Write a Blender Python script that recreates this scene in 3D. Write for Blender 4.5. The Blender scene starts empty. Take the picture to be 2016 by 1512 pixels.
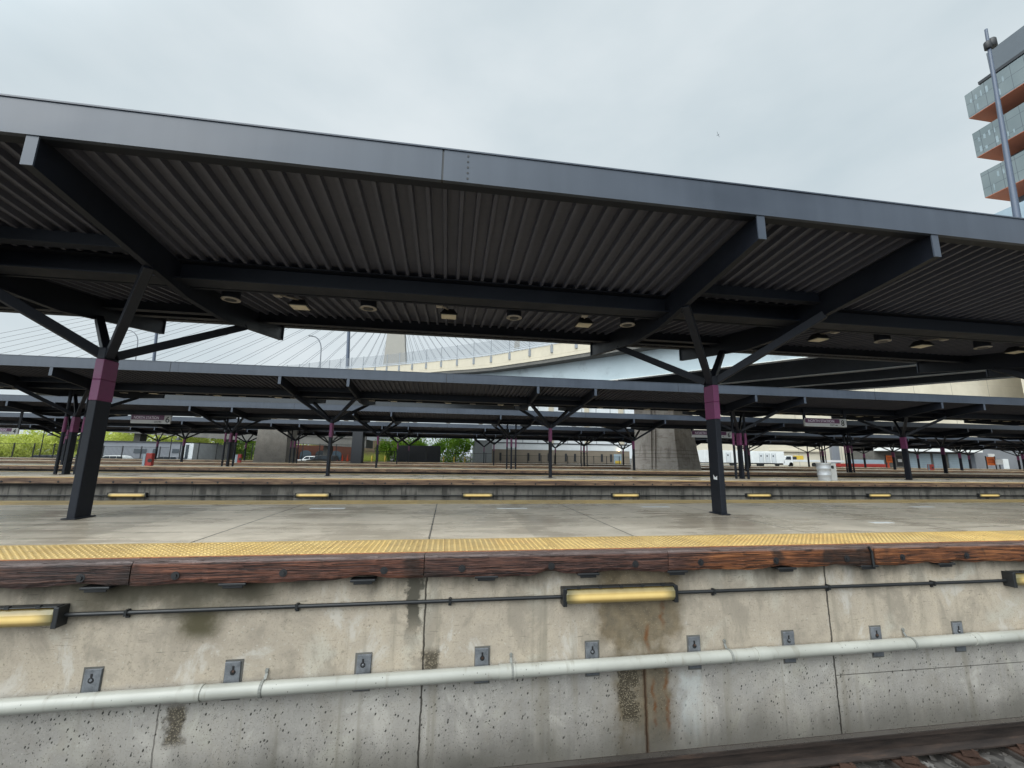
import bpy, math, random
from mathutils import Vector, Matrix
R_ = math.radians
random.seed(7)
scn = bpy.context.scene

# ------------------------------------------------------------------ camera
FPX = 814.3186
def cam_axes(pitch=9.9384, roll=0.8128, yaw=8.526):
    p, r, w = R_(pitch), R_(roll), R_(yaw)
    fw = Vector((math.sin(w)*math.cos(p), math.cos(w)*math.cos(p), math.sin(p)))
    rt = Vector((math.cos(w), -math.sin(w), 0))
    up = rt.cross(fw)
    return (math.cos(r)*rt + math.sin(r)*up, -math.sin(r)*rt + math.cos(r)*up, fw)
RT, UP, FW = cam_axes()
cd = bpy.data.cameras.new("camera")
cam = bpy.data.objects.new("camera", cd)
scn.collection.objects.link(cam)
cd.sensor_fit = 'HORIZONTAL'; cd.sensor_width = 36.0
cd.lens = FPX/2016*36.0
cd.clip_start = 0.05; cd.clip_end = 3000
cam.matrix_world = Matrix(((RT.x, UP.x, -FW.x, 0), (RT.y, UP.y, -FW.y, 0), (RT.z, UP.z, -FW.z, 1.0), (0, 0, 0, 1)))
scn.camera = cam

# ------------------------------------------------------------------ world, sun, exposure
scn.view_settings.view_transform = 'Standard'
scn.view_settings.look = 'None'
scn.view_settings.gamma = 1.0
scn.view_settings.use_curve_mapping = False
scn.view_settings.exposure = 0.0
SUN_EL, SUN_AZ = R_(46), R_(226)      # azimuth measured from +y clockwise: behind the camera
world = bpy.data.worlds.new("World"); scn.world = world; world.use_nodes = True
wt = world.node_tree; wn = wt.nodes; wl = wt.links
bg = wn["Background"]; bg.inputs["Strength"].default_value = 1.0
sky = wn.new("ShaderNodeTexSky"); sky.sky_type = 'NISHITA'; sky.sun_disc = False
sky.sun_elevation = SUN_EL; sky.sun_rotation = SUN_AZ; sky.dust_density = 4.0
sc_ = wn.new("ShaderNodeVectorMath"); sc_.operation = 'SCALE'; sc_.inputs[3].default_value = 0.06
wl.new(sky.outputs[0], sc_.inputs[0])
tc = wn.new("ShaderNodeTexCoord")
nz = wn.new("ShaderNodeTexNoise"); nz.inputs["Scale"].default_value = 2.1; nz.inputs["Detail"].default_value = 5; nz.inputs["Roughness"].default_value = .5
mp = wn.new("ShaderNodeMapping"); mp.inputs["Scale"].default_value = (1, 1, 2.2)
wl.new(tc.outputs["Generated"], mp.inputs[0]); wl.new(mp.outputs[0], nz.inputs["Vector"])
cr = wn.new("ShaderNodeValToRGB")
cr.color_ramp.elements[0].position = .30; cr.color_ramp.elements[0].color = (.60, .695, .745, 1)
cr.color_ramp.elements[1].position = .70; cr.color_ramp.elements[1].color = (.79, .86, .895, 1)
wl.new(nz.outputs["Fac"], cr.inputs[0])
mx = wn.new("ShaderNodeMix"); mx.data_type = 'RGBA'; mx.inputs[0].default_value = .94
wl.new(sc_.outputs[0], mx.inputs[6]); wl.new(cr.outputs[0], mx.inputs[7])
# sky brightness added round the sun, behind the camera, to fill wall and platforms
sx = wn.new("ShaderNodeVectorMath"); sx.operation = 'DOT_PRODUCT'
sx.inputs[1].default_value = (math.sin(SUN_AZ)*math.cos(SUN_EL), math.cos(SUN_AZ)*math.cos(SUN_EL), math.sin(SUN_EL))
wl.new(tc.outputs["Generated"], sx.inputs[0])
mr = wn.new("ShaderNodeMapRange"); mr.interpolation_type = 'SMOOTHSTEP'
mr.inputs[1].default_value = .38; mr.inputs[2].default_value = 1.0; mr.inputs[3].default_value = 1.0; mr.inputs[4].default_value = 4.7
wl.new(sx.outputs["Value"], mr.inputs[0])
sm = wn.new("ShaderNodeVectorMath"); sm.operation = 'SCALE'
wl.new(mx.outputs[2], sm.inputs[0]); wl.new(mr.outputs[0], sm.inputs[3])
wl.new(sm.outputs[0], bg.inputs["Color"])
sd = bpy.data.lights.new("sun", 'SUN'); sd.energy = 1.0; sd.angle = R_(40); sd.color = (1, .97, .92)
sun = bpy.data.objects.new("sun", sd); scn.collection.objects.link(sun)
sun.rotation_euler = Vector((math.sin(SUN_AZ)*math.cos(SUN_EL), math.cos(SUN_AZ)*math.cos(SUN_EL), math.sin(SUN_EL))).to_track_quat('Z', 'Y').to_euler()

# ------------------------------------------------------------------ helpers: scene graph
COL = scn.collection
def tag(o, label=None, cat=None, group=None, kind=None):
    if label: o["label"] = label
    if cat: o["category"] = cat
    if group: o["group"] = group
    if kind: o["kind"] = kind
    return o
def thing(name, label, cat, loc=(0, 0, 0), rz=0, group=None):
    o = bpy.data.objects.new(name, None); COL.objects.link(o)
    o.empty_display_size = .2
    o.location = loc; o.rotation_euler = (0, 0, rz)
    return tag(o, label, cat, group)
def copy_tree(o, parent=None):
    c = o.copy(); COL.objects.link(c)
    if parent: c.parent = parent
    for ch in list(o.children): copy_tree(ch, c)
    return c
def at(u, v, Y):
    """point of the world at depth Y seen along the photograph's pixel (used to survey distant things)"""
    d = RT*((u-1008)/FPX) - UP*((v-756)/FPX) + FW
    d = d*(Y/d.y)
    return Vector((d.x, d.y, d.z+1.0))
def project(p):
    q = Vector(p)-Vector((0, 0, 1.0))
    z = q.dot(FW)
    if z <= .05: return None
    return 1008+FPX*q.dot(RT)/z, 756-FPX*q.dot(UP)/z

class MB:
    def __init__(s): s.v = []; s.f = []; s.m = []; s.sm = []
    def poly(s, pts, m=0, smooth=False):
        b = len(s.v); s.v += [tuple(p) for p in pts]; s.f.append(tuple(range(b, b+len(pts)))); s.m.append(m); s.sm.append(smooth)
    def faces(s, verts, faces, m=0, smooth=False):
        b = len(s.v); s.v += [tuple(p) for p in verts]
        for f in faces: s.f.append(tuple(b+i for i in f)); s.m.append(m); s.sm.append(smooth)
    def box(s, x0, x1, y0, y1, z0, z1, m=0):
        s.faces([(x0,y0,z0),(x1,y0,z0),(x1,y1,z0),(x0,y1,z0),(x0,y0,z1),(x1,y0,z1),(x1,y1,z1),(x0,y1,z1)],
                [(0,3,2,1),(4,5,6,7),(0,1,5,4),(1,2,6,5),(2,3,7,6),(3,0,4,7)], m)
    def hexa(s, b, t, m=0):
        """b and t: four corners (counter-clockwise seen from above) of bottom and top"""
        s.faces(list(b)+list(t), [(0,3,2,1),(4,5,6,7),(0,1,5,4),(1,2,6,5),(2,3,7,6),(3,0,4,7)], m)
    def bar(s, p, q, w, h, up=(0, 0, 1), m=0):
        p = Vector(p); q = Vector(q); d = (q-p).normalized(); u = Vector(up)
        a = d.cross(u)
        if a.length < 1e-4: a = d.cross(Vector((1, 0, 0)))
        a.normalize(); c = a.cross(d); a *= w/2; c *= h/2
        vs = [p-a-c, p+a-c, p+a+c, p-a+c, q-a-c, q+a-c, q+a+c, q-a+c]
        s.faces(vs, [(0,3,2,1),(4,5,6,7),(0,1,5,4),(1,2,6,5),(2,3,7,6),(3,0,4,7)], m)
    def cyl(s, p, q, r, n=12, r2=None, m=0, cap=True, smooth=True):
        p = Vector(p); q = Vector(q); d = (q-p).normalized()
        a = d.orthogonal().normalized(); b = d.cross(a); r2 = r if r2 is None else r2
        vs = []
        for c, rr in ((p, r), (q, r2)):
            for i in range(n):
                t = 2*math.pi*i/n; vs.append(c+a*(rr*math.cos(t))+b*(rr*math.sin(t)))
        s.faces(vs, [(i, (i+1) % n, n+(i+1) % n, n+i) for i in range(n)], m, smooth)
        if cap:
            s.faces(vs[:n], [tuple(reversed(range(n)))], m); s.faces(vs[n:], [tuple(range(n))], m)
    def lathe(s, c, prof, n=20, m=0, smooth=True):
        cx, cy, cz = c; vs = []
        for r, z in prof:
            for i in range(n):
                t = 2*math.pi*i/n; vs.append((cx+r*math.cos(t), cy+r*math.sin(t), cz+z))
        fs = []
        for j in range(len(prof)-1):
            for i in range(n): fs.append((j*n+i, j*n+(i+1) % n, (j+1)*n+(i+1) % n, (j+1)*n+i))
        s.faces(vs, fs, m, smooth)
        s.faces(vs[:n], [tuple(reversed(range(n)))], m); s.faces(vs[-n:], [tuple(range(n))], m)
    def tube(s, pts, r, n=8, m=0):
        for a, b in zip(pts[:-1], pts[1:]): s.cyl(a, b, r, n, m=m)
    def prism(s, poly, axis, a, b, m=0):
        """poly of 2-D points, extruded along axis ('x','y','z') from a to b"""
        def P(p, t):
            return {'x': (t, p[0], p[1]), 'y': (p[0], t, p[1]), 'z': (p[0], p[1], t)}[axis]
        n = len(poly); vs = [P(p, a) for p in poly]+[P(p, b) for p in poly]
        s.faces(vs, [tuple(reversed(range(n))), tuple(range(n, 2*n))]+[(i, (i+1) % n, n+(i+1) % n, n+i) for i in range(n)], m)
    def build(s, name, mat, parent=None, local=False, bevel=0, loc=None):
        off = Vector((0, 0, 0))
        if parent is not None and not local:
            o = parent
            while o is not None: off += o.location; o = o.parent
        me = bpy.data.meshes.new(name)
        me.from_pydata([(x-off.x, y-off.y, z-off.z) for x, y, z in s.v], [], s.f)
        for mm in (mat if isinstance(mat, (list, tuple)) else [mat]): me.materials.append(mm)
        me.polygons.foreach_set("material_index", s.m); me.polygons.foreach_set("use_smooth", s.sm)
        me.update()
        o = bpy.data.objects.new(name, me); COL.objects.link(o)
        if parent is not None: o.parent = parent
        if loc is not None: o.location = loc
        if bevel:
            b = o.modifiers.new("bevel", 'BEVEL'); b.width = bevel; b.segments = 2; b.limit_method = 'ANGLE'; b.angle_limit = R_(40)
        return o

# ------------------------------------------------------------------ helpers: materials
class NT:
    def __init__(s, name, rough=.6, metal=0.0, spec=.5):
        s.mat = bpy.data.materials.new(name); s.mat.use_nodes = True
        s.t = s.mat.node_tree; s.n = s.t.nodes; s.l = s.t.links
        s.b = s.n["Principled BSDF"]; s.b.inputs["Roughness"].default_value = rough
        s.b.inputs["Metallic"].default_value = metal; s.b.inputs["Specular IOR Level"].default_value = spec
        s._p = None
    def set(s, sock, v):
        if v is None: return
        if hasattr(v, "is_output"): s.l.new(v, sock)
        elif isinstance(v, (tuple, list)) and sock.type == 'RGBA' and len(v) == 3: sock.default_value = (*v, 1)
        else: sock.default_value = v
    def P(s):
        if s._p is None: s._p = s.n.new("ShaderNodeNewGeometry").outputs["Position"]
        return s._p
    def O(s): return s.n.new("ShaderNodeTexCoord").outputs["Object"]
    def rnd(s): return s.n.new("ShaderNodeObjectInfo").outputs["Random"]
    def xyz(s, v=None):
        k = s.n.new("ShaderNodeSeparateXYZ"); s.l.new(v if v is not None else s.P(), k.inputs[0]); return k.outputs
    def m(s, op, a, b=None, c=None, clamp=False):
        k = s.n.new("ShaderNodeMath"); k.operation = op; k.use_clamp = clamp
        s.set(k.inputs[0], a); s.set(k.inputs[1], b); s.set(k.inputs[2], c); return k.outputs[0]
    def vec(s, x, y, z):
        k = s.n.new("ShaderNodeCombineXYZ"); s.set(k.inputs[0], x); s.set(k.inputs[1], y); s.set(k.inputs[2], z); return k.outputs[0]
    def scale(s, v, sc):
        k = s.n.new("ShaderNodeVectorMath"); k.operation = 'MULTIPLY'; s.set(k.inputs[0], v); k.inputs[1].default_value = sc; return k.outputs[0]
    def noise(s, v, scale, detail=4, rough=.55, dist=0):
        k = s.n.new("ShaderNodeTexNoise"); s.set(k.inputs["Vector"], v); k.inputs["Scale"].default_value = scale
        k.inputs["Detail"].default_value = detail; k.inputs["Roughness"].default_value = rough; k.inputs["Distortion"].default_value = dist
        return k.outputs["Fac"]
    def voro(s, v, scale, out="Distance", rnd=1.0):
        k = s.n.new("ShaderNodeTexVoronoi"); s.set(k.inputs["Vector"], v); k.inputs["Scale"].default_value = scale
        k.inputs["Randomness"].default_value = rnd; return k.outputs[out]
    def sm(s, x, a, b, lo=0., hi=1.):
        k = s.n.new("ShaderNodeMapRange"); k.interpolation_type = 'SMOOTHSTEP'
        s.set(k.inputs[0], x)
        if a > b: a, b, lo, hi = b, a, hi, lo
        k.inputs[1].default_value = a; k.inputs[2].default_value = b; k.inputs[3].default_value = lo; k.inputs[4].default_value = hi
        return k.outputs[0]
    def mix(s, f, a, b, mode='MIX'):
        k = s.n.new("ShaderNodeMix"); k.data_type = 'RGBA'; k.blend_type = mode
        s.set(k.inputs[0], f); s.set(k.inputs[6], a); s.set(k.inputs[7], b); return k.outputs[2]
    def ramp(s, f, stops):
        k = s.n.new("ShaderNodeValToRGB"); s.set(k.inputs[0], f); e = k.color_ramp.elements
        while len(e) < len(stops): e.new(.5)
        for el, (p, c) in zip(e, stops): el.position = p; el.color = (*c, 1)
        return k.outputs[0]
    def line(s, x, x0, w):          # 1 on the line x = x0
        return s.sm(s.m('ABSOLUTE', s.m('SUBTRACT', x, x0)), w, w*.4)
    def band(s, x, a, b, e):        # 1 between a and b with soft edges e
        return s.m('MULTIPLY', s.sm(x, a-e, a+e), s.sm(x, b+e, b-e))
    def mul(s, *a):
        r = a[0]
        for x in a[1:]: r = s.m('MULTIPLY', r, x)
        return r
    def bump(s, h, strength=.4, dist=.01):
        k = s.n.new("ShaderNodeBump"); k.inputs["Strength"].default_value = strength; k.inputs["Distance"].default_value = dist
        s.l.new(h, k.inputs["Height"]); s.l.new(k.outputs[0], s.b.inputs["Normal"])
    def out(s, col=None, rough=None):
        if col is not None: s.set(s.b.inputs["Base Color"], col)
        if rough is not None: s.set(s.b.inputs["Roughness"], rough)
        return s.mat
def plain(name, col, rough=.6, var=.18, scale=3.0, metal=0., spec=.5, bump=0):
    k = NT(name, rough, metal, spec); n = k.noise(k.P(), scale, 5, .6); n2 = k.noise(k.P(), scale*9, 3, .6)
    f = k.m('ADD', k.m('MULTIPLY', n, .7), k.m('MULTIPLY', n2, .3))
    lo = tuple(c*(1-var) for c in col); hi = tuple(min(1, c*(1+var)) for c in col)
    c = k.ramp(f, [(.3, lo), (.7, hi)])
    if bump: k.bump(n2, bump, .01)
    return k.out(c, k.sm(n, .3, .7, rough*.85, min(1, rough*1.15)))
M = {}
M['steel'] = plain("dark_painted_steel", (.0110, .0132, .0195), .5, .3, 1.5, 0., .25)
M['purple'] = plain("purple_paint", (.150, .028, .095), .5, .15, 2.0)
def mk_deck():
    k = NT("metal_roof_deck", .6); n = k.noise(k.scale(k.P(), (2.5, .5, 1)), 1.2, 4); n2 = k.noise(k.P(), 14, 3)
    c = k.ramp(k.m('ADD', k.m('MULTIPLY', n, .65), k.m('MULTIPLY', n2, .35)), [(.3, (.056, .059, .080)), (.7, (.086, .089, .114))])
    return k.out(c, .6)
M['deck'] = mk_deck()
def mk_fascia():
    k = NT("grey_fascia_metal", .4); x, y, z = k.xyz()
    n = k.noise(k.vec(k.m('MULTIPLY', x, .35), y, k.m('MULTIPLY', z, .8)), 1.6, 4, .5)
    st = k.noise(k.vec(k.m('MULTIPLY', x, 3.), y, k.m('MULTIPLY', z, .25)), 2.0, 3)
    c = k.ramp(k.m('ADD', k.m('MULTIPLY', n, .7), k.m('MULTIPLY', st, .3)), [(.3, (.029, .038, .055)), (.7, (.058, .071, .094))])
    c = k.mix(k.sm(k.noise(k.P(), 22, 3), .66, .74, 0, .35), c, (.035, .04, .05))
    return k.out(c, k.sm(n, .3, .7, .33, .5))
M['fascia'] = mk_fascia()

def mk_wall():
    k = NT("weathered_concrete_wall", .85, 0, .3); x, y, z = k.xyz()
    P2 = k.vec(x, 0., z)
    big = k.noise(P2, .9, 4, .55); med = k.noise(P2, 5.5, 5, .6); fine = k.noise(P2, 55, 3, .6)
    c = k.mix(k.sm(z, -1.16, -1.06), (.345, .328, .302), (.392, .340, .272))
    mot = k.m('ADD', k.m('MULTIPLY', big, .6), k.m('MULTIPLY', med, .4))
    c = k.mix(1.0, c, k.ramp(mot, [(.30, (.72, .70, .69)), (.5, (.97, .95, .93)), (.70, (1.18, 1.14, 1.08))]), 'MULTIPLY')
    c = k.mix(k.sm(k.noise(P2, 1.7, 3, .5, .4), .55, .68, 0, .55), c, (.43, .405, .34))
    c = k.mix(k.sm(fine, .54, .68, 0, .45), c, (.19, .165, .125))
    pit = k.mul(k.sm(k.noise(P2, 26, 3, .7), .57, .66), k.sm(z, -1.25, -.95), k.sm(med, .42, .6))
    c = k.mix(k.m('MULTIPLY', pit, .7), c, (.17, .145, .105))
    c = k.mix(k.mul(k.sm(k.noise(P2, 34, 3, .7), .60, .68), .5), c, (.50, .475, .41))
    # short horizontal form-board dashes in the upper wall
    dash = k.mul(k.sm(k.noise(k.vec(k.m('MULTIPLY', x, 5.), 0., k.m('MULTIPLY', z, 60.)), 1.0, 2, .5), .64, .70), k.sm(k.noise(P2, 2.2, 2), .38, .52), k.sm(z, -1.05, -.9))
    c = k.mix(k.m('MULTIPLY', dash, .55), c, (.10, .088, .065))
    blo = k.noise(k.vec(k.m('MULTIPLY', x, .8), 0., k.m('MULTIPLY', z, .55)), 2.4, 6, .68, .6)
    c = k.mix(k.mul(k.sm(blo, .50, .62, 0, .62), k.sm(z, -1.15, -1.05, .45, 1.)), c, (.235, .203, .160)); c = k.mix(k.sm(blo, .46, .34, 0, .62), c, (.50, .465, .415))
    # bug holes, mostly in the smooth lower wall
    vv = k.vec(k.m('ADD', k.m('MULTIPLY', x, 1.5), k.m('MULTIPLY', z, -.35)), 0., z)
    rn = k.n.new("ShaderNodeTexVoronoi"); k.l.new(vv, rn.inputs["Vector"]); rn.inputs["Scale"].default_value = 24
    rr = k.xyz(rn.outputs["Color"])[0]
    th = k.m('MULTIPLY', k.m('POWER', rr, 1.7), .31)
    hole = k.m('MULTIPLY', k.sm(k.m('SUBTRACT', rn.outputs["Distance"], th), .03, -.05), k.sm(z, -1.05, -1.2, .10, 1.0))
    vb = k.voro(k.vec(k.m('MULTIPLY', x, 1.7), 0., z), 40)
    hole2 = k.mul(k.sm(vb, .20, .12), k.sm(k.noise(P2, 3, 2), .40, .50), k.sm(z, -1.0, -1.2, .15, .8))
    v3 = k.voro(k.vec(k.m('ADD', k.m('MULTIPLY', x, 2.6), k.m('MULTIPLY', z, -.9)), 3., k.m('MULTIPLY', z, .8)), 11)
    hole3 = k.mul(k.sm(v3, .135, .085), k.sm(k.noise(P2, 2.1, 2), .46, .56), k.sm(z, -1.05, -1.2, .2, 1.))
    hole = k.m('MAXIMUM', k.m('MAXIMUM', hole, hole2), hole3)
    hole = k.m('MULTIPLY', hole, k.sm(big, .30, .45, .5, 1.))
    c = k.mix(k.m('MULTIPLY', hole, .92), c, (.035, .032, .027))
    # vertical run-off streaks
    wob = k.m('MULTIPLY', k.m('SUBTRACT', k.noise(P2, 3.5, 4), .5), .22)
    xw = k.m('ADD', x, wob)
    run = k.noise(k.vec(k.m('MULTIPLY', x, 4.), 0., k.m('MULTIPLY', z, .22)), 1.3, 4, .6)
    c = k.mix(k.sm(run, .54, .72, 0, .6), c, (.215, .19, .145))
    c = k.mix(k.m('MULTIPLY', k.sm(run, .36, .24, 0, .4), k.sm(z, -1.0, -1.3)), c, (.45, .46, .43))
    # grime under the edge timbers
    g = k.m('ADD', z, k.m('MULTIPLY', k.noise(k.vec(k.m('MULTIPLY', x, 1.5), 0., k.m('MULTIPLY', z, .6)), 1.6, 4, .6), -.75))
    c = k.mix(k.sm(g, -.82, -.50, 0, .88), c, (.055, .048, .035))
    gl = k.mul(k.band(x, -3.45, -1.55, .25), k.sm(k.m('ADD', z, k.m('MULTIPLY', k.m('SUBTRACT', k.noise(P2, 2.4, 4, .6), .5), .75)), -.62, -.30))
    c = k.mix(k.m('MULTIPLY', gl, .85), c, (.060, .052, .034))
    # leak beside the first wall lamp: dark wet concrete, washed-out aggregate, rust
    n3 = k.noise(P2, 7, 5, .65)
    xs = k.m('ADD', x, k.m('MULTIPLY', k.m('SUBTRACT', n3, .5), .25))
    leak = k.m('MAXIMUM', k.m('MULTIPLY', k.band(xs, 1.68, 2.62, .10), k.sm(z, -1.02, -.85)), k.band(xs, 1.84, 2.46, .10))
    leak = k.mul(leak, k.sm(k.noise(P2, 2.3, 4, .6), .25, .55, .45, 1.), k.sm(z, -2.3, -1.5, .55, 1.))
    c = k.mix(k.m('MULTIPLY', k.m('MINIMUM', k.m('MULTIPLY', leak, 1.25), 1.), .80), c, k.ramp(k.noise(P2, 8, 4, .65), [(.3, (.060, .044, .022)), (.7, (.165, .120, .066))]))
    c = k.mix(k.mul(leak, k.sm(k.voro(P2, 48), .22, .10), k.sm(k.noise(P2, 3, 2), .4, .55), .7), c, (.36, .31, .22))
    xsp = k.m('ADD', x, k.m('MULTIPLY', k.m('SUBTRACT', k.noise(P2, 2.6, 4, .6), .5), .6))
    spall = k.mul(k.band(xsp, 1.87, 2.10, .02), k.sm(k.noise(P2, 4.5, 3), .30, .40), k.band(z, -1.72, -1.15, .06))
    spall = k.m('MAXIMUM', spall, k.mul(k.band(xs, -2.42, -2.27, .03), k.band(z, -1.60, -1.27, .05)))
    spall = k.m('MAXIMUM', spall, k.mul(k.band(xs, -.16, -.02, .03), k.band(z, -1.12, -.93, .05)))
    agg = k.voro(P2, 60)
    c = k.mix(k.m('MULTIPLY', spall, .9), c, k.ramp(agg, [(.1, (.27, .225, .155)), (.5, (.060, .048, .032))]))
    for xr, z0, z1, w in ((2.27, -1.80, -1.36, .022), (2.415, -1.84, -1.24, .026), (2.40, -.78, -.52, .03), (2.22, -1.02, -.80, .028)):
        xq = k.m('ADD', x, k.m('MULTIPLY', k.m('SUBTRACT', k.noise(k.vec(0., 0., z), 6, 3), .5), .16))
        c = k.mix(k.mul(k.sm(k.m('ABSOLUTE', k.m('SUBTRACT', xq, xr)), w*1.5, 0.), k.band(z, z0, z1, .10), k.sm(n3, .38, .58, .1, .9)), c, (.135, .052, .015))
    c = k.mix(k.mul(k.band(xs, 2.58, 2.80, .05), k.band(z, -1.95, -1.25, .15), k.sm(k.noise(P2, 3, 3), .38, .58), .6), c, (.47, .485, .465))
    # wet band at the panel joint and damp patches
    c = k.mix(k.mul(k.band(xs, -.37, -.205, .02), k.sm(z, -.95, -.55)), c, (.085, .076, .058))
    c = k.mix(k.mul(k.band(xs, -2.42, -2.08, .12), k.band(z, -.72, -.46, .08)), c, (.075, .064, .036))
    c = k.mix(k.mul(k.band(xs, .1, .5, .2), k.band(z, -2.2, -1.88, .1), .7), c, (.085, .08, .068))
    ft = k.m('ADD', z, k.m('MULTIPLY', k.noise(k.vec(k.m('MULTIPLY', x, .9), 0., 0.), 1.8, 5, .65), -.9))
    c = k.mix(k.sm(ft, -2.05, -2.45, 0, .7), c, (.14, .13, .11))
    # joints
    jw = k.m('ADD', x, k.m('MULTIPLY', k.m('SUBTRACT', k.noise(P2, 9, 3), .5), .03))
    j = k.line(jw, -.165, .011)
    for xj in (4.49, -5.42, 9.7): j = k.m('MAXIMUM', j, k.line(jw, xj, .013))
    lowj = k.m('MAXIMUM', k.line(jw, 2.172, .012), k.m('MULTIPLY', k.line(jw, -2.49, .009), .6))
    j = k.m('MAXIMUM', j, k.m('MULTIPLY', lowj, k.sm(z, -1.10, -1.16)))
    hz = k.mul(k.line(k.m('ADD', z, k.m('MULTIPLY', k.m('SUBTRACT', x, 4.5), .0)), -1.42, .006), k.sm(x, 4.49, 4.50), .7)
    j = k.m('MAXIMUM', j, hz)
    c = k.mix(k.m('MULTIPLY', j, .9), c, (.028, .024, .018))
    c = k.mix(k.mul(k.line(jw, 2.172, .03), k.sm(z, -1.10, -1.16), .5), c, (.07, .03, .012))
    h = k.m('SUBTRACT', k.m('ADD', k.m('MULTIPLY', fine, .25), k.m('MULTIPLY', med, .5)), k.m('ADD', hole, k.m('MULTIPLY', j, 2.)))
    h = k.m('SUBTRACT', h, k.m('MULTIPLY', spall, k.m('ADD', .4, agg)))
    k.bump(h, .55, .012)
    return k.out(c, k.sm(leak, 0, 1, .88, .5))
M['wall'] = mk_wall()
def mk_wall2():
    k = NT("grimy_concrete_wall", .85, 0, .3); x, y, z = k.xyz(); P = k.P()
    c = k.ramp(k.noise(P, 1.1, 5, .6), [(.3, (.105, .098, .084)), (.7, (.215, .20, .175))])
    run = k.noise(k.vec(k.m('MULTIPLY', x, 2.6), k.m('MULTIPLY', y, 1.), k.m('MULTIPLY', z, .3)), 1.4, 5, .65)
    c = k.mix(k.sm(run, .48, .62, 0, .85), c, (.045, .042, .038))
    g = k.m('ADD', z, k.m('MULTIPLY', k.noise(k.vec(x, y, 0.), 1.4, 4), -.5))
    c = k.mix(k.sm(g, -.78, -.52, 0, .85), c, (.04, .038, .035))
    jm = k.m('ABSOLUTE', k.m('SUBTRACT', k.m('FRACT', k.m('DIVIDE', k.m('ADD', x, .165), 4.66)), .5))
    c = k.mix(k.sm(jm, .497, .499), c, (.03, .028, .025))
    k.bump(k.noise(P, 20, 4), .3, .01)
    return k.out(c, .85)
M['wall2'] = mk_wall2()
def mk_slab():
    k = NT("wet_broomed_concrete", .4); x, y, z = k.xyz(); P = k.P()
    big = k.noise(P, .55, 4, .55); st = k.noise(k.vec(k.m('MULTIPLY', x, .55), k.m('MULTIPLY', y, 3.6), 0.), 1.3, 5, .6)
    broom = k.noise(k.vec(k.m('MULTIPLY', x, .9), k.m('MULTIPLY', y, 26.), 0.), 1.6, 4, .65)
    c = k.ramp(k.m('ADD', k.m('MULTIPLY', big, .66), k.m('MULTIPLY', st, .34)), [(.3, (.46, .385, .295)), (.55, (.66, .575, .465)), (.75, (.76, .68, .57))])
    c = k.mix(k.sm(broom, .55, .74, 0, .32), c, (.33, .295, .24))
    c = k.mix(k.sm(k.noise(P, 1.1, 5, .6, .3), .46, .74, 0, .55), c, (.31, .27, .20))
    # square panel joints along and across
    fx = k.m('ABSOLUTE', k.m('SUBTRACT', k.m('FRACT', k.m('DIVIDE', k.m('ADD', k.m('ADD', x, k.m('MULTIPLY', k.m('SUBTRACT', k.noise(P, 5, 3), .5), .012)), .187), 2.621)), .5))
    j = k.sm(fx, .4945, .497)
    c = k.mix(k.m('MULTIPLY', j, .85), c, (.05, .045, .037))
    f0 = k.m('FLOOR', k.m('DIVIDE', k.m('ADD', x, .187-1.3105), 2.621))
    tint = k.m('FRACT', k.m('MULTIPLY', k.m('SINE', k.m('MULTIPLY', f0, 12.9)), 43.7))
    c = k.mix(1.0, c, k.ramp(tint, [(0, (.88, .88, .87)), (1, (1.10, 1.09, 1.07))]), 'MULTIPLY')
    wet = k.sm(k.m('ADD', k.m('MULTIPLY', big, .6), k.m('MULTIPLY', st, .4)), .30, .70)
    h = k.m('ADD', k.m('MULTIPLY', broom, .6), k.m('MULTIPLY', k.noise(P, 60, 2), .4))
    k.bump(k.m('SUBTRACT', h, k.m('MULTIPLY', j, 3.)), .22, .006)
    return k.out(c, k.sm(wet, 0, 1, .10, .50))
M['slab'] = mk_slab()
def mk_tact():
    k = NT("yellow_tactile_paving", .5); x, y, z = k.xyz(); P = k.P()
    c = k.ramp(k.noise(P, 2.2, 5, .6), [(.3, (.48, .315, .105)), (.55, (.60, .415, .15)), (.75, (.66, .48, .19))])
    c = k.mix(k.sm(k.noise(P, 30, 3), .60, .7, 0, .4), c, (.22, .11, .035))
    c = k.mix(k.sm(k.noise(P, 1.1, 4, .6), .55, .7, 0, .35), c, (.42, .19, .055))
    fx = k.m('ABSOLUTE', k.m('SUBTRACT', k.m('FRACT', k.m('DIVIDE', x, .61*2)), .5))
    ti = k.m('FRACT', k.m('MULTIPLY', k.m('SINE', k.m('MULTIPLY', k.m('FLOOR', k.m('ADD', k.m('DIVIDE', x, 1.22), .5)), 7.31)), 91.7))
    c = k.mix(1.0, c, k.ramp(ti, [(0, (.84, .86, .95)), (1, (1.10, 1.08, 1.02))]), 'MULTIPLY')
    c = k.mix(k.sm(k.noise(k.scale(P, (.7, 3, 1)), 3.5, 5, .7), .52, .72, 0, .5), c, (.30, .20, .10))
    c = k.mix(k.sm(fx, .4955, .4985, 0, .7), c, (.16, .08, .03))
    return k.out(c, k.sm(k.noise(P, 4, 3), .3, .7, .35, .6))
M['tactile'] = mk_tact()
def mk_wornedge():
    k = NT("worn_red_edge", .6); P = k.P()
    c = k.ramp(k.noise(k.scale(P, (1, 4, 1)), 6, 5, .7), [(.3, (.10, .03, .015)), (.6, (.42, .14, .05)), (.75, (.52, .27, .07))])
    return k.out(c, .6)
M['worn'] = mk_wornedge()
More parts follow.
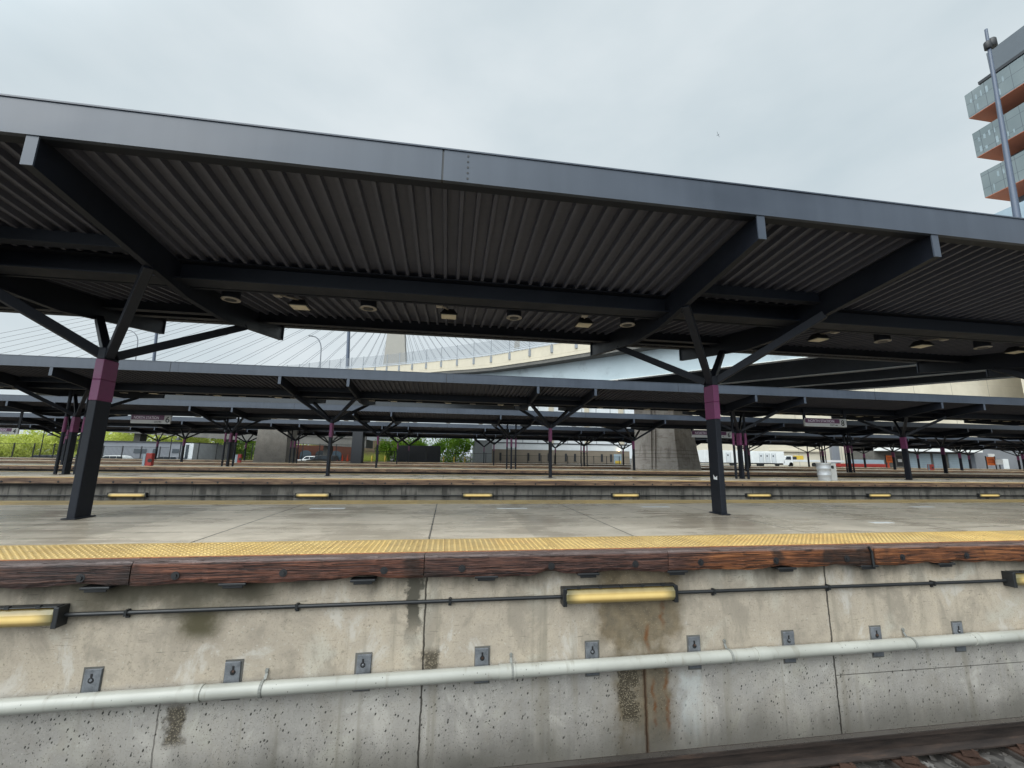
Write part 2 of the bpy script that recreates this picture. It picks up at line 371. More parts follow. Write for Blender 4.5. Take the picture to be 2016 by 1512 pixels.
def mk_wood():
    k = NT("weathered_edge_timber", .7, 0, .35); x, y, z = k.xyz(); P = k.P()
    off = k.m('MULTIPLY', k.rnd(), 30.)
    g = k.noise(k.vec(k.m('ADD', k.m('MULTIPLY', x, .9), off), k.m('MULTIPLY', y, 14.), k.m('MULTIPLY', z, 22.)), 1.6, 6, .68, .35)
    g2 = k.noise(k.vec(k.m('ADD', k.m('MULTIPLY', x, 2.5), off), k.m('MULTIPLY', y, 30.), k.m('MULTIPLY', z, 60.)), 1.5, 4, .6)
    big = k.noise(k.vec(k.m('ADD', x, off), y, z), .9, 4, .6)
    c = k.ramp(g, [(.30, (.007, .005, .005)), (.44, (.030, .015, .014)), (.58, (.068, .033, .026)), (.74, (.125, .066, .050))])
    c = k.mix(k.sm(k.m('ADD', k.m('MULTIPLY', big, .6), k.m('MULTIPLY', k.sm(x, 2.0, 3.2, 0., .34), 1.)), .42, .62, 0, .75), c, k.ramp(g, [(.32, (.018, .007, .004)), (.5, (.12, .043, .014)), (.72, (.27, .115, .040))]))
    c = k.mix(k.sm(g2, .58, .7, 0, .6), c, (.010, .007, .006))
    c = k.mix(k.sm(k.noise(P, 1.5, 4, .6, .5), .55, .68, 0, .85), c, (.010, .007, .006))
    ix = k.m('DIVIDE', k.m('ADD', k.m('FLOOR', k.m('DIVIDE', k.m('ADD', x, .194), 2.638)), 5.5), 10.)
    rp = k.n.new("ShaderNodeValToRGB"); rp.color_ramp.interpolation = 'CONSTANT'; k.l.new(ix, rp.inputs[0]); e = rp.color_ramp.elements
    for q, cc in enumerate(((1, 1, 1), (1.2, 1.15, 1.1), (1.0, .9, .85), (1.15, 1.15, 1.05), (2.0, 1.55, 1.15), (1.5, 1.35, 1.15), (1.65, 1.4, 1.1), (1.15, 1.05, .95), (1, 1, 1))):
        el = e[q] if q < 2 else e.new(.5); el.position = q*.1; el.color = (*cc, 1)
    c = k.mix(1.0, c, rp.outputs[0], 'MULTIPLY')
    crk = k.sm(k.noise(k.vec(k.m('ADD', k.m('MULTIPLY', x, 1.1), off), k.m('MULTIPLY', y, 9.), k.m('MULTIPLY', z, 42.)), 1.8, 3, .55, .5), .57, .61)
    c = k.mix(k.m('MULTIPLY', crk, .8), c, (.004, .003, .003))
    # grey, rain-wet weathered top arris
    c = k.mix(k.m('MULTIPLY', k.sm(z, -.035, -.012), k.sm(g, .3, .6, .35, .9)), c, (.15, .118, .110))
    k.bump(k.m('SUBTRACT', k.m('ADD', k.m('MULTIPLY', g, .8), k.m('MULTIPLY', g2, .4)), k.m('MULTIPLY', crk, .9)), .9, .025)
    return k.out(c, k.sm(z, -.04, -.01, .62, .3))
M['wood'] = mk_wood()
def mk_wood_far():
    k = NT("brown_edge_timber", .7); x, y, z = k.xyz()  # lighter, plainer brown than the near timbers
    n = k.noise(k.vec(k.m('MULTIPLY', x, .8), y, k.m('MULTIPLY', z, 9.)), 1.5, 5, .6)
    c = k.ramp(n, [(.3, (.035, .020, .016)), (.5, (.125, .074, .046)), (.7, (.25, .165, .095))])
    return k.out(c, .65)
M['wood_far'] = mk_wood_far()
def mk_pipe():
    k = NT("white_plastic_pipe", .35); P = k.P(); x, y, z = k.xyz()
    c = k.ramp(k.noise(k.scale(P, (.6, 1, 1)), 2, 4), [(.3, (.29, .285, .25)), (.7, (.40, .395, .35))])
    sp = k.voro(k.scale(P, (1.5, 1, 1)), 17); c = k.mix(k.mul(k.sm(sp, .13, .08), k.sm(k.noise(P, 2.5, 2), .48, .55)), c, (.06, .055, .05))
    c = k.mix(k.sm(k.noise(k.scale(P, (4, 1, 1)), 3, 4), .58, .72, 0, .4), c, (.18, .16, .12))
    return k.out(c, .34)
M['pipe'] = mk_pipe()
M['galv'] = plain("galvanised_steel", (.135, .142, .152), .6, .5, 11, .2)
M['galv_light'] = plain("light_galvanised_steel", (.42, .44, .46), .5, .2, 4, .2)
M['black'] = plain("black_plastic", (.012, .013, .014), .45, .3, 5)
M['rust'] = plain("rusty_steel", (.055, .028, .018), .75, .5, 9, .3, bump=.3)
def mk_rail():
    k = NT("rusty_rail_steel", .55, .3); x, y, z = k.xyz(); P = k.P()
    c = k.ramp(k.noise(k.scale(P, (.5, 4, 4)), 5, 5, .65), [(.3, (.014, .011, .010)), (.6, (.045, .032, .026)), (.8, (.105, .062, .042))])
    k.bump(k.noise(P, 35, 3), .35, .006); return k.out(c, .55)
M['rail'] = mk_rail()
M['railtop'] = plain("worn_rail_head", (.16, .15, .145), .28, .2, 3, .8)
M['tie'] = plain("creosoted_tie", (.030, .024, .020), .8, .5, 12, bump=.5)
def mk_ballast():
    k = NT("ballast_stones", .8); P = k.P(); v = k.n.new("ShaderNodeTexVoronoi"); k.l.new(P, v.inputs["Vector"]); v.inputs["Scale"].default_value = 16
    r = k.xyz(v.outputs["Color"])[0]
    c = k.ramp(r, [(0, (.022, .019, .017)), (.6, (.060, .053, .047)), (1, (.12, .11, .10))])
    c = k.mix(k.sm(k.noise(P, .9, 4), .5, .7, 0, .6), c, (.03, .023, .017))
    return k.out(c, .75)
M['ballast'] = mk_ballast()
def mk_stone():
    k = NT("crushed_stone", .8); P = k.P(); c = k.ramp(k.noise(P, 13, 2), [(.35, (.022, .018, .015)), (.5, (.060, .052, .045)), (.65, (.13, .12, .11))]); return k.out(c, .75)
M['stone'] = mk_stone()
def mk_ground():
    k = NT("asphalt_and_gravel", .8); P = k.P()
    c = k.ramp(k.noise(P, .15, 6, .65), [(.3, (.05, .05, .048)), (.7, (.12, .115, .105))]); return k.out(c, .7)
M['ground'] = mk_ground()
def emis(name, col, st, edge=None):
    k = NT(name, .4); k.b.inputs["Base Color"].default_value = (.35, .27, .10, 1)
    k.b.inputs["Emission Color"].default_value = (*col, 1); k.b.inputs["Emission Strength"].default_value = st
    return k.mat
M['tube'] = emis("glowing_tube", (1.0, .80, .38), 1.7)
def mk_lens():
    k = NT("frosted_yellow_lens", .4); x, y, z = k.xyz(k.O())
    n = k.noise(k.P(), 6, 4, .6)
    c = k.ramp(n, [(.3, (.09, .078, .035)), (.7, (.17, .148, .07))])
    zz = k.m('ADD', z, -.004)
    g = k.m('EXPONENT', k.m('MULTIPLY', k.m('MULTIPLY', zz, zz), -800.))
    e = k.sm(k.m('ABSOLUTE', x), .62, .44)
    st = k.mul(k.m('ADD', k.m('MULTIPLY', g, .72), .04), k.m('ADD', k.m('MULTIPLY', e, .95), .05))
    k.set(k.b.inputs["Emission Color"], k.mix(g, (1., .62, .15), (1., .74, .27))); k.set(k.b.inputs["Emission Strength"], st)
    return k.out(c, .4)
M['lens'] = mk_lens()
M['lamp_glass'] = plain("yellowed_lamp_glass", (.62, .55, .40), .4, .2, 6)
M['lamp_rim'] = plain("cream_metal_rim", (.30, .27, .23), .5, .2, 4)
M['post'] = plain("grey_screen_post", (.24, .255, .27), .5, .2, 1)
M['clad_dark'] = plain("dark_roof_cladding", (.085, .10, .115), .5, .1, .2)
M['strap'] = plain("weathered_pipe_strap", (.20, .20, .18), .6, .3, 9)
M['white'] = plain("white_paint", (.74, .75, .74), .5, .08, 1.0)
M['offwhite'] = plain("off_white_cladding", (.60, .62, .63), .55, .10, .6)
M['red'] = plain("red_paint", (.30, .026, .02), .45, .2, 2)
M['bluegrey'] = plain("blue_grey_metal", (.26, .33, .38), .5, .15, .5)
M['greymetal'] = plain("mid_grey_siding", (.17, .18, .20), .6, .15, .3)
M['darkgrey'] = plain("dark_grey_panel", (.020, .022, .026), .6, .25, .8)
M['orange'] = plain("orange_sheet", (.78, .17, .03), .5, .1, 1)
M['cone'] = plain("orange_cone_plastic", (.70, .075, .02), .5, .1, 2)
M['yellow'] = plain("yellow_paint", (.58, .40, .05), .5, .15, 2)
M['tan'] = plain("tan_brick", (.42, .31, .20), .8, .12, 2.5)
M['brick'] = plain("red_brick", (.27, .105, .070), .85, .2, 2.5)
M['glass'] = plain("dark_window_glass", (.03, .04, .05), .12, .2, .5)
M['glass_blue'] = plain("blue_window_glass", (.10, .17, .23), .1, .2, .2)
M['fence'] = plain("black_fence_steel", (.012, .013, .014), .5, .2, 3)
M['concrete_light'] = plain("pale_concrete", (.47, .42, .325), .8, .12, .25)
M['skirt'] = plain("soot_and_shade_concrete", (.10, .095, .085), .85, .4, .8)  # also carries the painted shade of the ramp's left girders
M['tower'] = plain("bridge_tower_concrete", (.33, .31, .275), .8, .08, .15)
M['bluepole'] = plain("blue_painted_pole", (.060, .078, .115), .4, .12, 1)
M['tyre'] = plain("black_rubber", (.015, .015, .015), .8, .2, 5)
def mk_beige():
    k = NT("panelled_beige_concrete", .8); x, y, z = k.xyz(); P = k.P()
    c = k.ramp(k.noise(P, .22, 5, .6), [(.3, (.50, .45, .355)), (.7, (.62, .565, .455))])
    f = k.m('ABSOLUTE', k.m('SUBTRACT', k.m('FRACT', k.m('DIVIDE', x, 11.2)), .5)); c = k.mix(k.sm(f, .494, .497), c, (.19, .18, .15))
    f = k.m('ABSOLUTE', k.m('SUBTRACT', k.m('FRACT', k.m('DIVIDE', z, 5.1)), .5)); c = k.mix(k.sm(f, .494, .498, 0, .5), c, (.27, .24, .19))
    return k.out(c, .8)
M['beige'] = mk_beige()
def mk_pier():
    k = NT("stained_pier_concrete", .8); x, y, z = k.xyz(); P = k.P()
    c = k.ramp(k.noise(P, .8, 5, .6), [(.3, (.32, .285, .25)), (.7, (.47, .425, .38))])
    run = k.noise(k.vec(k.m('MULTIPLY', x, 2.), k.m('MULTIPLY', y, 2.), k.m('MULTIPLY', z, .25)), 1.4, 4)
    c = k.mix(k.sm(run, .52, .7, 0, .65), c, (.19, .16, .135))
    f = k.m('ABSOLUTE', k.m('SUBTRACT', k.m('FRACT', k.m('MULTIPLY', z, 2.7)), .5))
    c = k.mix(k.mul(k.sm(f, .43, .47), k.band(z, .75, 2.1, .02), .85), c, (.055, .045, .038))
    c = k.mix(k.mul(k.sm(k.noise(k.vec(x, y, k.m('MULTIPLY', z, 3.)), 1.1, 5, .65), .5, .68), .5), c, (.17, .14, .115))
    return k.out(c, .8)
M['pier'] = mk_pier()
def mk_girder():
    k = NT("pale_blue_girder_paint", .5); x, y, z = k.xyz(); P = k.P()
    c = k.ramp(k.noise(P, .35, 5, .6), [(.3, (.30, .36, .385)), (.7, (.37, .43, .455))])
    d = k.noise(k.vec(k.m('MULTIPLY', x, .25), k.m('MULTIPLY', y, .25), k.m('MULTIPLY', z, .30)), 1.2, 5, .65)
    c = k.mix(k.sm(d, .54, .74, 0, .6), c, (.13, .14, .15))
    return k.out(c, .5)
M['girder'] = mk_girder()
M['flange'] = plain("pale_flange_paint", (.60, .61, .57), .6, .15, .4)
M['skirt_dark'] = plain("dark_shaded_steel", (.045, .05, .055), .6, .3, .5)  # dark steel; on the inner ramp webs it paints in their shade
M['pier_dark'] = plain("sooty_pier_concrete", (.17, .155, .135), .85, .4, .9)
def mk_screen():
    k = NT("mesh_screen", .6); k.b.inputs["Base Color"].default_value = (.16, .175, .19, 1); k.b.inputs["Alpha"].default_value = .36
    return k.mat
M['screen'] = mk_screen()
def mk_leaf(name, lo, hi):
    k = NT(name, .6); c = k.mix(k.sm(k.noise(k.P(), .6, 4), .35, .65), lo, hi)
    tr = k.n.new("ShaderNodeBsdfTranslucent"); k.l.new(c, tr.inputs[0]); ms = k.n.new("ShaderNodeMixShader"); ms.inputs[0].default_value = .6
    k.l.new(k.b.outputs[0], ms.inputs[1]); k.l.new(tr.outputs[0], ms.inputs[2]); k.l.new(ms.outputs[0], k.n["Material Output"].inputs[0])
    return k.out(c, .6)
M['leaf_pale'] = mk_leaf("spring_leaves", (.40, .46, .075), (.60, .64, .17))
M['leaf'] = mk_leaf("fresh_green_leaves", (.15, .31, .025), (.36, .55, .06))
M['bark'] = plain("tree_bark", (.06, .048, .038), .9, .3, 3)
M['paper'] = plain("white_paper", (.75, .76, .77), .6, .05, 3)
M['signgrey'] = plain("sign_grey", (.46, .46, .45), .5, .08, 2)
M['signpurple'] = plain("sign_purple", (.105, .030, .082), .5, .1, 2)
M['letter'] = plain("sign_lettering", (.66, .60, .68), .5, .05, 2)
M['ink'] = plain("sign_black", (.012, .012, .013), .5, .1, 2)

def text_into(mb, s, origin, size, m=0, xscale=1.0, flip=False, depth=.004):
    """lettering as flat raised mesh facing -y, lower left corner at origin"""
    cu = bpy.data.curves.new("letters", 'FONT'); cu.body = s; cu.size = size; cu.offset = size*.018
    ob = bpy.data.objects.new("letters", cu); COL.objects.link(ob)
    dg = bpy.context.evaluated_depsgraph_get(); me = bpy.data.meshes.new_from_object(ob.evaluated_get(dg))
    vs = [(origin[0]+v.co.x*xscale, origin[1], origin[2]+v.co.y) for v in me.vertices]
    mb.faces(vs, [tuple(p.vertices) for p in me.polygons], m)
    w = max([v.co.x for v in me.vertices] or [0])*xscale
    bpy.data.objects.remove(ob); bpy.data.meshes.remove(me); bpy.data.curves.remove(cu)
    return w
ORD = ["nearest", "second", "third", "fourth", "fifth"]
NTH = ["first", "second", "third", "fourth", "fifth", "sixth", "seventh", "eighth", "ninth", "tenth", "eleventh", "twelfth", "thirteenth", "fourteenth", "fifteenth", "sixteenth"]

# ------------------------------------------------------------------ layout
YC0, DY, SP, X0 = 7.345, 13.12, 10.484, -5.429      # column lines, platform spacing, column spacing
OFF = 3.129                                          # half canopy
ZFT, ZFB, ZCB = 4.401, 4.02, 3.715                   # fascia top / bottom, beam end bottom
KR = [(-3, 4), (-4, 6), (-5, 8), (-6, 10), (-7, 12)]
yc = lambda r: YC0+DY*r
kx = lambda k: X0+SP*k

# ------------------------------------------------------------------ setting: ground, track bed
GL = -1.15
g = MB()
g.poly([(-19.5, 64.5, -.25), (900, 64.5, -.25), (900, 1500, -.25), (-19.5, 1500, -.25)]); g.poly([(-900, 64.5, GL), (-19.5, 64.5, GL), (-19.5, 1500, GL), (-900, 1500, GL)]); g.poly([(-19.5, 64.5, GL), (-19.5, 64.5, -.25), (-19.5, 1500, -.25), (-19.5, 1500, GL)])
tag(g.build("ground", M['ground']), kind="structure")
g = MB()
for ya, yb, za, zb in ((-30, 1.2, -1.575, -1.575), (1.2, 3.80, -1.575, -1.575), (3.80, 4.05, -1.575, -2.3), (4.05, 4.63, -2.3, -2.3), (4.63, 64.2, -1.70, -1.70)): g.poly([(-120, ya, za), (160, ya, za), (160, yb, zb), (-120, yb, zb)])
tag(g.build("track_bed", M['ballast']), kind="structure")
g = MB(); g.box(-120, 160, 64.2, 64.5, -1.7, -.22); tag(g.build("retaining_wall", M['wall2']), "low grimy concrete retaining wall behind the farthest platform", "wall")

def track(yc_, label, ties, xa=-40, xb=60):
    t = thing("railway_track", label, "railway track", (0, yc_, -1.70), 0, "tracks between the platforms")
    prof = [(-.07, 0), (.07, 0), (.07, .012), (.012, .035), (.010, .115), (.036, .128), (.036, .155), (-.036, .155), (-.036, .128), (-.010, .115), (-.012, .035), (-.07, .012)]
    for s in (-1, 1):
        m = MB(); yy = yc_+s*.7525
        m.prism([(yy+a, -1.503+b) for a, b in prof], 'x', xa, xb)
        ro = m.build("rail", M['rail'], t)
        m2 = MB(); m2.box(xa, xb, yy-.026, yy+.026, -1.3485, -1.346); m2.build("rail_head", M['railtop'], ro)
    tie = None
    x = 2.15 if ties else xa
    if ties:
        for i in range(14):
            m = MB(); m.box(x-.12, x+.12, yc_-1.0, yc_+1.0, -1.70, -1.535)
            o = m.build("tie", M['tie'], t, bevel=.01)
            for s in (-1, 1):
                yy = yc_+s*.7525; p = MB()
                p.box(x-.1, x+.1, yy-.19, yy+.19, -1.537, -1.517)
                for e in (-1, 1):
                    p.bar((x-.045, yy+e*.09, -1.50), (x+.045, yy+e*.155, -1.478), .035, .03)
                    p.cyl((x+.03, yy+e*.13, -1.52), (x+.03, yy+e*.13, -1.462), .016, 8)
                p.build("rail_fastening", M['rust'], o)
            x += .61
    return t
track(2.815, "rusty nearest railway track at the foot of the concrete wall", True, -8, 14)
for r in range(4):
    y0 = 9.94+DY*r
    track(y0+2.0, f"dark rusty track just behind the {ORD[r]} platform", False, -60, 110)
    track(y0+5.7, f"dark rusty track just in front of the {ORD[r+1]} platform", False, -60, 110)

m = MB(); rn = random.Random(3)
for i in range(5200):
    x, y = rn.uniform(.2, 9.5), rn.uniform(1.7, 3.86); c = Vector((x, y, -1.585+rn.uniform(-.02, .012))); a = rn.uniform(.018, .042)
    ax = [Vector((rn.gauss(0, 1), rn.gauss(0, 1), rn.gauss(0, 1))).normalized()]; ax.append(ax[0].orthogonal().normalized()); ax.append(ax[0].cross(ax[1]))
    v = [c+d*(sg*a*rn.uniform(.7, 1.25)) for d in ax for sg in (-1, 1)]
    m.faces(v, [(0, 2, 4), (2, 1, 4), (1, 3, 4), (3, 0, 4), (2, 0, 5), (1, 2, 5), (3, 1, 5), (0, 3, 5)])
tag(m.build("ballast", M['stone']), "dark crushed stone ballast between the near sleepers", "ballast", kind="stuff")

# ------------------------------------------------------------------ platforms
def platform(r):
    d = DY*r; xa, xb = kx(KR[r][0])-SP/2, kx(KR[r][1])+SP/2
    yf, yb = 4.50+d, 9.93+d
    t = thing("platform", {0: "wet concrete nearest platform with yellow studded edge and bolted timbers",
                           1: "second concrete platform back, behind the nearest, with grey trash barrel standing on it",
                           2: "third concrete platform back, in front of the big tapered bridge pier",
                           3: "fourth concrete platform back, seen as a thin strip of timber edge",
                           4: "farthest concrete platform, in front of the fence and parked cars"}[r], "platform", (0, 7.2+d, 0), 0, "island platforms")
    m = MB(); m.box(xa, xb, yf+.13, yb-.13, -.20, 0); m.build("platform_slab", M['slab'], t)
    m = MB(); m.box(xa, xb, yf+.12, yf+.40, -2.4, -.202); m.build("front_wall", M['wall'] if r == 0 else M['wall2'], t)
    m = MB(); m.box(xa, xb, yb-.40, yb-.12, -1.75, -.202); m.build("rear_wall", M['wall2'], t)
    for nm, ya, yb_ in (("front", 4.645+d, 5.318+d), ("rear", 9.11+d, 9.79+d)):
        m = MB(); m.box(xa, xb, ya, yb_, .0015, .006)
        if r == 0 and nm == "front":
            s = .0615; x = -8.0 if nm == "front" else -12.0; xe = 12.5 if nm == "front" else 19
            nrow = int((yb_-ya-.03)/s)
            nn = 6; cs = [(math.cos(2*math.pi*i/nn), math.sin(2*math.pi*i/nn)) for i in range(nn)]
            while x < xe:
                for j in range(nrow):
                    yy = ya+.04+j*s
                    if random.random() < .012: continue
                    vs = [(x+.017*c, yy+.017*sn, .006) for c, sn in cs]+[(x+.0095*c, yy+.0095*sn, .0125) for c, sn in cs]
                    m.faces(vs, [(i, (i+1) % nn, nn+(i+1) % nn, nn+i) for i in range(nn)]+[tuple(range(nn, 2*nn))])
                x += s
        m.build("tactile_strip", M['tactile'], t)
    m = MB(); m.box(xa, xb, 4.628+d, 4.6445+d, .0012, .006); m.build("worn_edge", M['worn'], t)
    # edge timbers, 2.638 long, on both edges
    L = 2.638; x = -.194+L*math.ceil((xa+.194)/L); full = (r == 0)
    if r == 0: xlo, xhi = -11, 16
    else: xlo, xhi = xa, xb-L
    n = 0
    while x+L < xb:
        if x < xlo or x > xhi: x += L; continue
        if r >= 1: LL = L*3
        else: LL = L
        for side in (0, 1):
            if r == 0 and side == 1: continue
            ya, yb_ = (yf, 4.626+d) if side == 0 else (9.795+d, yb)
            m = MB()
            if full and side == 0:
                NS = 44; vs = []; fs = []
                rn = random.Random(int(x*100))
                jag = [0.0]*(NS+1); cur = 0
                for i in range(NS+1):
                    cur = cur*.75+rn.uniform(-.006, .006); jag[i] = cur
                bite = [(rn.uniform(.1, .9), rn.uniform(.03, .10), rn.uniform(.01, .035)) for _ in range(3)]
                for i in range(NS+1):
                    tt = i/NS; xx = x+.004+(L-.008)*tt
                    b = sum(dp*math.exp(-((tt-c)/w)**2) for c, w, dp in bite)
                    zb = -.215+jag[i]+b; e = .006 if i in (0, NS) else 0
                    yj = jag[(i*7) % NS]*.7
                    vs += [(xx, yf+.012+e, zb), (xx, yf+.0+yj+e, zb+.03), (xx, yf-.002+yj*.6+e, -.12), (xx, yf+yj*.6+e, -.035), (xx, yf+.022+jag[i]+e, -.002+jag[(i*3) % NS]*.3), (xx, yb_, .0), (xx, yb_, -.21)]
                    if i: fs += [((i-1)*7+a, (i-1)*7+(a+1) % 7, i*7+(a+1) % 7, i*7+a) for a in range(7)]
                m.faces(vs, fs, 0); m.faces(vs[:7], [tuple(reversed(range(7)))]); m.faces(vs[-7:], [tuple(range(7))])
            else:
                m.box(x+.006, x+LL-.006, ya, yb_, -.185, -.001)
            o = m.build("edge_timber", M['wood'] if r == 0 else M['wood_far'], t)
            if side == 0 and r < 3:
                for q in range(3*(1 if r == 0 else 3)):
                    bx = x+.38+q*.935 if r == 0 else x+.38+q*.88; bl = MB()
                    bl.cyl((bx, yf-.006, -.130), (bx, yf+.012, -.130), .036, 16)
                    bl.cyl((bx, yf-.016, -.130), (bx, yf-.002, -.130), .018, 6)
                    bl.build("timber_bolt", M['ink'], o)
        x += LL
    return t
for r in range(5): platform(r)
# steel clips under the near timbers belong to the near platform
P0 = [o for o in COL.objects if o.name == "platform"][0]
for i, cx in enumerate((-3.1, -1.96, -.78, .44, 1.53, 2.55, 3.9, 5.0, 6.1)):
    m = MB(); m.box(cx-.12, cx+.12, 4.50, 4.615, -.236, -.212); m.box(cx-.09, cx+.09, 4.515, 4.53, -.262, -.236)
    m.build("timber_clip", M['black'], P0, bevel=.006)
m = MB(); m.tube([(5.0, 4.492, .0), (5.03, 4.487, -.06), (5.035, 4.487, -.225)], .014, 8); m.build("hanging_cable", M['black'], P0)
def dash(cx, cy, lx, ly):
    m = MB(); m.box(cx-lx/2, cx+lx/2, cy-ly/2, cy+ly/2, .0012, .005); return m
for i, (u, v, lx) in enumerate(((645, 1001, .62), (1008, 1001, .6), (1735, 1029, .38), (1290, 998, .6), (1815, 998, .55))):
    d = RT*((u-1008)/FPX)-UP*((v-756)/FPX)+FW; d = d*(-1/d.z)
    tag(dash(d.x, d.y, lx, .12).build("platform_marking", M['white']), kind="structure")

# ------------------------------------------------------------------ columns
def column_proto(pipes):
    t = thing("canopy_column", "x", "column", (0, 0, 0), 0, "purple banded canopy columns")
    def post(z0, z1, e=0):
        m = MB(); m.box(-.056-e, .056+e, -.145-e, .145+e, z0, z1); return m
    m = post(0, 1.765); m.v += []; m.box(-.10, .10, -.185, .185, 0, .022); m.build("post", M['steel'], t, True, bevel=.012)
    m = post(1.765, 2.085, .004); m.m = [0]*len(m.f)
    p2 = post(2.097, 2.415, .004); m.faces(p2.v, p2.f); m.box(-.055, .055, -.144, .144, 2.085, 2.097)
    m.build("purple_band", M['purple'], t, True, bevel=.010)
    m = post(2.415, 2.60); m.build("column_head", M['steel'], t, True, bevel=.012)
    for sx in (-1, 1):
        for sy in (-1, 1):
            m = MB(); m.bar((sx*.06, sy*.06, 2.50), (sx*1.30, sy*1.38, 3.50), .115, .135); m.build("strut", M['steel'], t, True, bevel=.008)
    if pipes:
        for s in (-1, 1):
            m = MB(); px = s*.36
            m.cyl((px, -.03, 0), (px, -.03, 3.7), .062, 12)
            for zc in (.25, .75, 2.6): m.cyl((px, -.03, zc), (px, -.03, zc+.07), .078, 12)
            m.bar((px, -.03, .5), (0, -.03, .5), .03, .03); m.bar((px, -.03, 1.62), (0, -.03, 1.62), .03, .03)
            o = m.build("drain_pipe", M['steel'], t, True)
            m = MB(); m.cyl((px, -.03, 1.765), (px, -.03, 2.415), .0645, 12); m.build("purple_band", M['purple'], o, True)
    return t
pA, pB = column_proto(False), column_proto(True)
usedA = usedB = False
for r in range(5):
    vis = []
    for k in range(KR[r][0], KR[r][1]+1):
        q = project((kx(k), yc(r), 1.2)); vis.append((k, q is not None and -30 < q[0] < 2046))
    n = 0
    if r == 0:
        vis = [(k, v) for k, v in vis if -2 <= k <= 3]
    for k, v in vis:
        if not v and not (r == 0): continue
        pipes = (r in (1, 2, 3) and (k+1-r+1) % 3 == 0) if r else False
        if r == 1: pipes = k in (-1, 2)
        if r == 2: pipes = k in (-1, 1, 4)
        if r == 3: pipes = k in (-1, 2, 5)
        base = pB if pipes else pA
        if pipes and not usedB: o = pB; usedB = True
        elif not pipes and not usedA: o = pA; usedA = True
        else: o = copy_tree(base)
        o.location = (kx(k), yc(r), -.15 if r > 2 else 0)
        if r == 0:
            o["label"] = {0: "large dark column with purple band at left on the nearest platform", 1: "large dark column with torn white sticker on the nearest platform"}.get(k, "dark column of the nearest platform outside the frame, " + ("left" if k < 0 else "right") + (" farther" if k in (-2, 3) else " nearer"))
        else:
            o["label"] = f"dark steel column{' between two drain pipes' if pipes else ''}, {NTH[n]} from left on the {ORD[r]} platform"
            n += 1
        if r == 0 and k == 1:
            m = MB(); fx = kx(1)-.0595; y0 = yc(0)
            m.poly([(fx, y0+.02, .63), (fx, y0-.085, .625), (fx, y0-.09, .70), (fx, y0-.05, .67), (fx, y0-.02, .672), (fx, y0+.025, .72)])
            st = m.build("torn_sticker", M['paper'], o)

# ------------------------------------------------------------------ canopies
def deck_z(dy): return 3.752+.103*abs(dy)       # height of the ribbed deck above the column line
def beam_mesh():
    pts_t = [(-OFF+.02, deck_z(OFF)-.012), (0, 3.740), (OFF-.02, deck_z(OFF)-.012)]
    m = MB()
    # web and flanges of the tapered, V-bottomed cantilever beam
    poly = [(-OFF+.02, ZCB), (-.55, 3.365), (.55, 3.365), (OFF-.02, ZCB), (OFF-.02, pts_t[2][1]), (0, 3.740), (-OFF+.02, pts_t[0][1])]
    m.prism(poly, 'x', -.022, .022)
    def fl(a, b, w, th): m.bar((0, a[0], a[1]), (0, b[0], b[1]), w, th)
    for a, b in (((-OFF+.02, ZCB), (-.55, 3.365)), ((-.55, 3.365), (.55, 3.365)), ((.55, 3.365), (OFF-.02, ZCB))): fl(a, b, .095, .022)
    for s in (-1, 1):      # end plates
        m.box(-.054, .054, s*OFF-s*.02-.008, s*OFF-s*.02+.008, ZCB-.012, ZFB+.02, 1)
    return m
